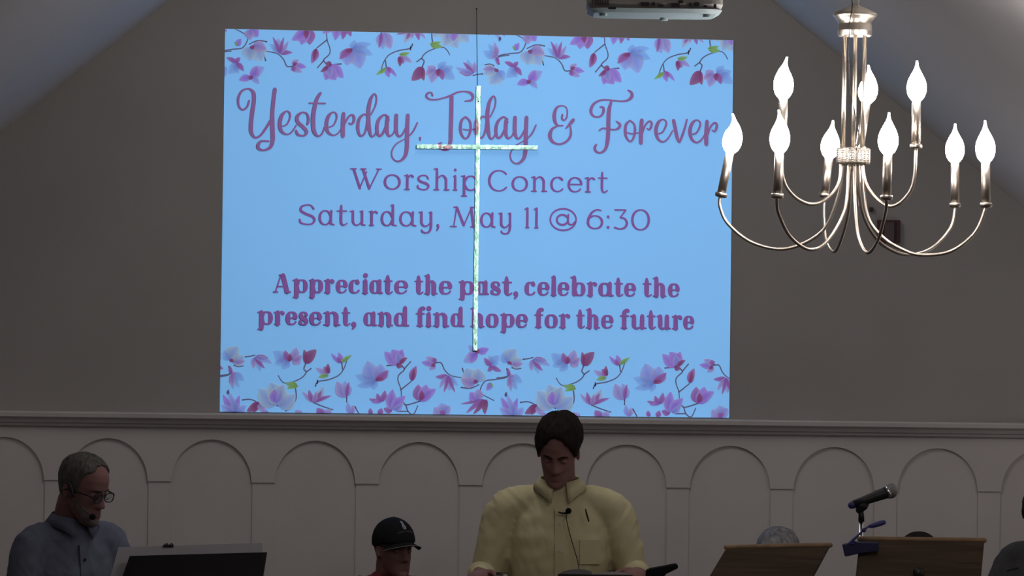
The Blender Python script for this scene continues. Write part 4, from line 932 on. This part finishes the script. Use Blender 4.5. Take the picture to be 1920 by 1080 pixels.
# ---- seated people by the back wall
def chair(x, y, yaw, label):
    R = Matrix.Translation((x, y, STG)) @ Matrix.Rotation(math.radians(yaw), 4, 'Z')
    c = empty('choir_chair', (x, y, STG), label, 'chair')
    wd = mat('chair_metal', (.05, .05, .05), .4, .8); cu = fabric('chair_cushion', (.08, .04, .045))
    bevel(obj('seat', xf(cbox((0, 0, .43), (.46, .44, .06)), R), cu, c), .015)
    bevel(obj('backrest', xf(cbox((0, .235, .70), (.44, .05, .28)), R), cu, c), .015)
    for sx in (-1, 1):
        for sy in (-1, 1): obj('leg', xf(tube([(sx*.21, sy*.20, 0), (sx*.20, sy*.19, .41)], .011, 10, cap='flat'), R), wd, c)
        obj('back_post', xf(tube([(sx*.19, .20, .42), (sx*.19, .235, .60)], .010, 10, cap='flat'), R), wd, c)
    return c
def seated(px, pyc, y, yaw, hrot, shirtm_, label, looks, chairlabel, hx=0, vox=.0065, extraR={}):
    h = P(px, pyc, y); hz_ = h.z-STG; x = h.x-hx
    up = hz_-1.12
    J = {'neck': (0, .01, .985+up), 'sw': .155, 'sz': .94+up, 'lean': 0, 'hip': .50,
         'Re': (-.22, -.05, .70+up), 'Rw': (-.12, -.27, .62+up), 'Rh': ((.5, -1, -.3), (-.2, 0, 1), -1),
         **extraR,
         'Le': (.22, -.05, .70+up), 'Lw': (.12, -.27, .62+up), 'Lh': ((-.5, -1, -.3), (.2, 0, 1), 1), 'curl': .4}
    if 'Rw_world' in J:
        J['Rw'] = (Matrix.Translation((x, y, STG)) @ Matrix.Rotation(math.radians(yaw), 4, 'Z')).inverted() @ J['Rw_world']
    lk = {'shirt': shirtm_, 'brow': HAIRG, 'trousers': fabric('dark_trousers', (.02, .02, .025))}; lk.update(looks)
    chair(x+.02*math.sin(math.radians(yaw)), y+.02, yaw, chairlabel)
    return person(Vector((x, y, STG)), yaw, (0, -.02, hz_-.06), hrot, J, lk, label, vox=vox, sit=True)
cp, RC, HC, shc = seated(731, 1031, -.75, 14, (0, 20, 0), fabric('dark_red_shirt', (.13, .03, .035)), 'man in a black baseball cap and dark red shirt seated by the back wall',
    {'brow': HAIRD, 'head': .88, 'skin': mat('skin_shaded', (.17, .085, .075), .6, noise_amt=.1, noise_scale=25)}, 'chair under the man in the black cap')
hl3 = [(0, .03), (60, .03), (75, .02), (90, .022), (110, .0), (140, -.04), (180, -.05)]
obj('hair', xf(shell(lambda th: interp(hl3, thdeg(th)), lambda th, z: .006, jit=.002, seg=72, lev=14), HC), HAIRG, cp, True)
cap = empty('baseball_cap', HC @ Vector((0, 0, .04)), 'black baseball cap with a small white emblem and stitched line of words', 'cap')
CAPM = fabric('black_cap_cloth', (.010, .010, .012))
obj('crown', xf(shell(lambda th: interp([(0, .034), (60, .034), (120, .016), (180, .008)], thdeg(th)), lambda th, z: .014, seg=72, lev=18, thick=.004, top_off=.010), HC), CAPM, cap, True)
V = []; Fc = []
for lay in (0, 1):
    for i in range(17):
        a = math.radians(-62+124*i/16)
        for j in range(6):
            q = j/5; ri = .080+.064*q*math.cos(a*.95)**.6
            V.append(Vector((ri*math.sin(a)*(1-.10*q), -.004-(.086+.060*q*max(math.cos(a*1.35), 0)**.5)*math.cos(a), (.052-.020*q-.034*(math.sin(a))**2)-.003*lay)))
n6 = 17*6
for i in range(16):
    for j in range(5):
        a = i*6+j; Fc.append((a, a+1, a+7, a+6)); Fc.append((n6+a, n6+a+6, n6+a+7, n6+a+1))
for i in range(16): Fc += [(i*6+5, n6+i*6+5, n6+i*6+11, i*6+11), (i*6, i*6+6, n6+i*6+6, n6+i*6)]
for j in range(5): Fc += [(j, n6+j, n6+j+1, j+1), (96+j, 96+j+1, n6+96+j+1, n6+96+j)]
obj('brim', xf((V, Fc), HC), CAPM, cap, True)
obj('brim_stitching', xf(tube([V[i*6+5]+Vector((0, -.001, .0)) for i in range(17)], .0018, 6), HC), mat('grey_stitching', (.16, .15, .13), .8), cap)
obj('top_button', xf(ellipsoid((0, -.001, .1485), (.008, .008, .004)), HC), CAPM, cap, True)
EMB = mat('white_embroidery', (.42, .42, .46), .8)
def oncap(x, z, k=.0165):
    p = hsurf(math.asin(max(-1, min(1, x/.09))), min(z, .120), False); n = Vector((p.x*1.2, p.y*.9, max(p.z-.03, 0)*1.3)).normalized(); return p+n*k+Vector((0, 0, .010*max(0, z-.06)/.067))
em_ = [[(-.004, .112), (.004, .112), (.004, .104), (-.004, .104), (-.004, .112)], [(0, .104), (-.007, .097), (-.004, .088), (.006, .088), (.008, .096), (0, .104)], [(-.002, .100), (.003, .093), (.000, .086)]]
obj('emblem', xf(join(*[tube([oncap(*a) for a in s], .0017, 6) for s in em_]), HC), EMB, cap)
wds = []
for i in range(13):
    if i in (5,): continue
    x = -.036+i*.006; z0 = .073+.004*math.cos(i/12*PI-PI/2)
    wds.append(tube([oncap(x, z0), oncap(x+.001, z0+.005), oncap(x+.003, z0+.0045), oncap(x+.003, z0)], .0006, 4))
obj('word_line', xf(join(*wds), HC), mat('dim_embroidery', (.10, .10, .12), .8), cap)

wg, RG, HG, shg = seated(1461, 1053, -.8, -10, (10, 0, 0), fabric('dark_grey_top', (.05, .05, .06)), 'person with short grey hair seated behind the left wooden music stand, only the crown showing', {}, 'chair of the grey-haired singer behind the left wooden stand')
obj('hair', xf(shell(lambda th: interp(hl, thdeg(th))-.02, lambda th, z: .014+.008*max(0, min(1, (z-.02)/.08)), jit=.005, seg=96, lev=22, top_off=.006), HG), mat('light_grey_hair', (.17, .17, .18), .7, noise_amt=.5, noise_scale=60, stretch=(1, 1, .2)), wg, True)
dg_, RD, HD, shd = seated(1718, 1061, -.8, 6, (10, 0, 0), fabric('dark_green_top', (.03, .05, .04)), 'person with dark hair seated behind the right wooden music stand, only the crown showing', {'brow': HAIRD}, 'chair of the dark-haired singer behind the right wooden stand')
obj('hair', xf(shell(lambda th: interp(hl, thdeg(th)), lambda th, z: .013+.006*max(0, min(1, (z-.02)/.08)), jit=.003, seg=96, lev=22, top_off=.006), HD), HAIRD, dg_, True)
eg, RE, HE, she = seated(1982, 962, -1.9, -20, (25, -20, 0), fabric('charcoal_sweater', (.055, .056, .060)), 'person in a charcoal sweater at the right edge of the view, mostly cut off', {'brow': HAIRD, 'girth': 1.1}, 'chair of the person in the charcoal sweater', extraR={'Re': (-.24, -.12, .90), 'Rw_world': P(1858, 1150, -2.16), 'Rh': ((.55, -.3, .75), (-.3, -1, .2), -1)})
obj('hair', xf(shell(lambda th: interp(hl, thdeg(th))-.01, lambda th, z: .014, jit=.004, seg=96, lev=22, top_off=.006), HE), HAIRD, eg, True)

# ------------------------------------------------------------------ stands, pulpit and small things
def desk_stand(name, label, corners, y, thick, mt, base_x, base_y, cat='music stand', lip=True, rim=None):
    """corners: photo points of the desk's back face TL, TR, BR, BL with depth offsets"""
    pts = [P(x, yy, y+dy) for x, yy, dy in corners]
    c = sum(pts, Vector())/4
    root = empty(name, (base_x, base_y, STG), label, cat)
    nrm = (pts[1]-pts[0]).cross(pts[3]-pts[0]).normalized()
    if nrm.y < 0: nrm = -nrm
    d = obj('desk', prism(pts, nrm*thick), mt, root); bevel(d, thick*.3)
    if rim: obj('top_edge', tube([pts[0]+Vector((0, thick/2, .001)), pts[1]+Vector((0, thick/2, .001))], thick*.62, 10), rim, d, True)
    if lip: obj('ledge', prism([pts[3], pts[2], pts[2]+nrm*.06, pts[3]+nrm*.06], (0, 0, .012)), mt, root)
    s = c-nrm*.012-Vector((0, 0, .06))
    obj('post', tube([(base_x, base_y, STG+.02), (base_x, base_y, s.z-.1), s], [.016, .013, .011], 14), DARKMETAL, root, True)
    obj('desk_bracket', cbox(s, (.06, .02, .05)), DARKMETAL, root)
    for i in range(3):
        a = 2*PI*i/3+.5; obj('foot', tube([(base_x, base_y, STG+.10), (base_x+.26*math.cos(a), base_y+.26*math.sin(a), STG+.012)], .011, 10), DARKMETAL, root, True)
    return root, pts, nrm
WOOD = mat('oak_wood', (.052, .034, .020), .6, spec=.15, noise_amt=.35, noise_scale=14, stretch=(.25, 1, 6))
WOODE = mat('oak_wood_edge', (.20, .13, .07), .5, noise_amt=.2, noise_scale=20)
BLKD = mat('black_stand_metal', (.006, .006, .007), .35, .3, noise_amt=.2)
yA = -2.9
stA = desk_stand('music_stand', 'oak music stand with slanted desk in front of the grey-haired singer, left of the microphone',
    [(1362,1027,0), (1557,1023,0), (1483,1160,-.10), (1279,1165,-.10)], yA, .014, WOOD, P(1430,1100,yA).x, yA-.02, rim=WOODE)
stB = desk_stand('music_stand', 'oak music stand with upright desk and blue clip lamp, right of the microphone',
    [(1612,1011,0), (1846,1014,0), (1832,1165,-.10), (1596,1165,-.10)], yA-.1, .014, WOOD, P(1722,1100,yA).x, yA-.12, rim=WOODE)
obj('clamp_knob', lathe(P(1722, 1084, yA-.17), [(.012, 0), (.018, .008), (.018, .028), (.010, .034)], 16), DARKMETAL, stB[0], True)
yL = -3.1
stL = desk_stand('music_stand', 'solid black music stand holding white sheets in front of the man with the headset',
    [(243,1042,0), (501,1035,0), (486,1130,-.05), (212,1130,-.05)], yL, .006, BLKD, P(350,1100,yL).x, yL-.04)
PAP = mat('white_paper', (.42, .42, .45), .9, noise_amt=.03)
sheet = prism([P(222, 1026, yL+.05), P(492, 1018, yL+.05), P(492, 1120, yL+.012), P(196, 1125, yL+.012)], (0, .003, 0))
tag(obj('sheet_music', sheet, PAP), 'wide white sheet of music standing on the black music stand, edges showing past the desk', 'sheet music')
clp = empty('paper_clip', P(316, 1027, yL+.05), 'small black spring clip on the top edge of the white sheets', 'clip')
obj('jaw', box(P(306, 1026, yL+.044), P(326, 1021, yL+.06)), BLACK, clp)
for a in (311, 320): obj('clip_handle', tube([P(a-4, 1024, yL+.052), P(a+2, 1019, yL+.052), P(a+5, 1025, yL+.052)], .0016, 8, sub=3), BLACK, clp, True)

# microphone on its stand
ym_ = -2.72
ms = empty('microphone_stand', (P(1614, 1100, ym_).x, ym_, STG), 'chrome microphone stand rising between the two oak music stands', 'microphone stand')
mx_ = P(1614, 1000, ym_).x
obj('pole', tube([(mx_, ym_, STG+.03), (mx_, ym_, P(1615, 978, ym_).z)], .0075, 16, cap='flat'), CHROME, ms, True)
obj('round_base', lathe((mx_, ym_, STG), [(.13, 0), (.13, .012), (.04, .025), (.015, .035)], 40), DARKMETAL, ms, True)
obj('clip_neck', tube([P(1615, 978, ym_), P(1615, 966, ym_), P(1614.5, 957, ym_)], [.0105, .0100, .0085], 16, cap='flat'), BLACK, ms, True)
obj('clip_cradle', tube([P(1612, 956, ym_), P(1616, 948, ym_), P(1622, 941, ym_)], [.014, .021, .017], 16, sub=4), BLACK, ms, True)
mic = empty('microphone', P(1640, 945, ym_), 'black handheld microphone with silver mesh head clipped on the chrome stand', 'microphone')
a, b = P(1600, 946, ym_-.006), P(1664, 923, ym_-.006)
obj('handle', tube([a, a+(b-a)*.35, a+(b-a)*.9, b], [.0135, .0155, .0195, .0215], 24, cap='flat'), BLACK, mic, True)
obj('tail_cap', tube([P(1596.5, 947.3, ym_-.006), P(1601, 945.7, ym_-.006)], [.0125, .0138], 20), mat('dark_blue_cap', (.03, .03, .12), .4), mic, True)
gr = obj('grille_ring', tube([P(1663, 923.4, ym_-.006), P(1668, 921.6, ym_-.006)], .0235, 24, cap='flat'), CHROME, mic, True)
MESH = mat('grille_mesh', (.22, .21, .21), .45, .7, noise_amt=.2, noise_scale=200, bump=.8, bump_scale=350)
obj('mesh_head', ellipsoid(P(1671, 920.5, ym_-.006), (.0225, .024, .026), 28, 18), MESH, mic, True)

# blue clip lamp on the oak stand
yl_ = yA-.14
BLU = mat('blue_plastic', (.028, .026, .13), .4, noise_amt=.1)
BLUD = mat('dark_blue_plastic', (.014, .015, .055), .4, noise_amt=.1)
bl_ = empty('clip_lamp', P(1615, 1040, yl_), 'blue clip-on reading lamp with bent arm, clipped to the corner of the right oak stand', 'lamp')
bevel(obj('clamp_body', prism([P(1580, 1021, yl_), P(1606, 1016, yl_), P(1648, 1017, yl_), P(1647, 1034, yl_), P(1612, 1038, yl_), P(1585, 1044, yl_)], (0, .03, 0)), BLUD, bl_), .003)
obj('lower_arm', tube([P(1592, 1020, yl_), P(1600, 1012, yl_), P(1612, 1001, yl_), P(1620, 993, yl_)], [.0055, .0048, .0036, .0036], 12, sub=4), BLU, bl_, True)
obj('upper_arm', tube([P(1596, 1020, yl_), P(1606, 1017, yl_), P(1596, 1014, yl_)], .0028, 8, sub=3), BLU, bl_, True)
obj('joint', ellipsoid(P(1620, 994, yl_), (.0075, .0075, .0075)), BLU, bl_, True)
obj('neck', tube([P(1620, 994, yl_), P(1627, 988, yl_), P(1636, 986, yl_)], .0034, 10, sub=4), BLU, bl_, True)
obj('lamp_head', tube([P(1632, 986.5, yl_), P(1640, 984.5, yl_), P(1650, 981.5, yl_), P(1657, 979.5, yl_)], [.0065, .0085, .0088, .0078], 16, sub=3), BLU, bl_, True)

# pulpit, open book, papers, black folder
pxl, pxr = P(878, 1090, -2.7).x, P(1222, 1090, -2.7).x
zf = P(1050, 1089, -2.80).z
pul = empty('pulpit', ((pxl+pxr)/2, -2.7, STG), 'wooden pulpit just below the view under the speaker\'s hands', 'pulpit')
bevel(obj('cabinet', box((pxl+.05, -2.80, STG+.04), (pxr-.05, -2.54, zf-.09)), WOOD, pul), .01)
obj('plinth', box((pxl+.02, -2.83, STG), (pxr-.02, -2.52, STG+.05)), WOOD, pul)
obj('slanted_top', prism([(pxl, -2.82, zf-.03), (pxr, -2.82, zf-.03), (pxr, -2.82, zf), (pxl, -2.82, zf)], (0, .30, 0)), WOODE, pul)
topo = bpy.data.objects['slanted_top']
for v in topo.data.vertices: v.co.z -= max(0, (v.co.y+.12))*.16
def ptop(y): return zf-max(0, (y+2.82))*.16
bk = empty('open_book', (P(1110, 1075, -2.74).x, -2.72, ptop(-2.72)), 'open book with dark cover lying on the pulpit, grey pages curling up', 'book')
x0, x1 = P(1046, 1075, -2.76).x, P(1186, 1075, -2.76).x; xc = (x0+x1)/2-.012
COV = mat('black_leather', (.010, .009, .009), .45, noise_amt=.2, bump=.2, bump_scale=200)
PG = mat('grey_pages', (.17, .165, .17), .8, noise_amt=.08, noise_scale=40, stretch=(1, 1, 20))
zc0 = P(1100, 1076, -2.76).z
bevel(obj('cover', prism([(x0, -2.78, ptop(-2.78)+.001), (x1, -2.78, ptop(-2.78)+.001), (x1, -2.78, zc0), (x0, -2.78, zc0+.001)], (0, .17, -.024)), COV, bk), .002)
def pages(xa, xb, h1, h2):
    n = 10; fr = [(xa, -2.775, zc0)]+[(xa+(xb-xa)*i/n, -2.775, zc0+h1*math.sin(PI*(i/n))**.7+h2*i/n+.002) for i in range(n+1)]+[(xb, -2.775, zc0)]
    return prism(fr, (0, .155, -.022))
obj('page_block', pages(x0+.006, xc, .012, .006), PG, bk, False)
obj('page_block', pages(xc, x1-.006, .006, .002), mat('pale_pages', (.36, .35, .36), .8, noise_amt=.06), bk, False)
tag(obj('silver_clip', box(P(930, 1079, -2.76), P(941, 1072, -2.74)), CHROME), 'small silver item on the pulpit near the speaker\'s right hand', 'clip')
yf = -2.58
fd = prism([P(1212, 1068, yf), P(1246, 1062, yf), P(1268, 1057.5, yf), P(1272, 1061, yf), P(1271, 1066, yf), P(1250, 1076, yf), P(1236, 1092, yf), P(1206, 1092, yf)], (0, .05, 0))
tag(bevel(obj('black_folder', fd, mat('matt_black_board', (.010, .010, .012), .95, spec=.05)), .004), 'black folder edge sticking out past the speaker\'s left hand at the pulpit', 'folder')
# dark strip held by the person at the right edge
tag(obj('black_flute_case', tube([P(1888, 1070, -2.22), P(1898, 1066.5, -2.22), P(1909, 1064.5, -2.22)], [.003, .005, .004], 10), BLACK, smooth=True), 'thin black strip held by the person at the right edge', 'strip')
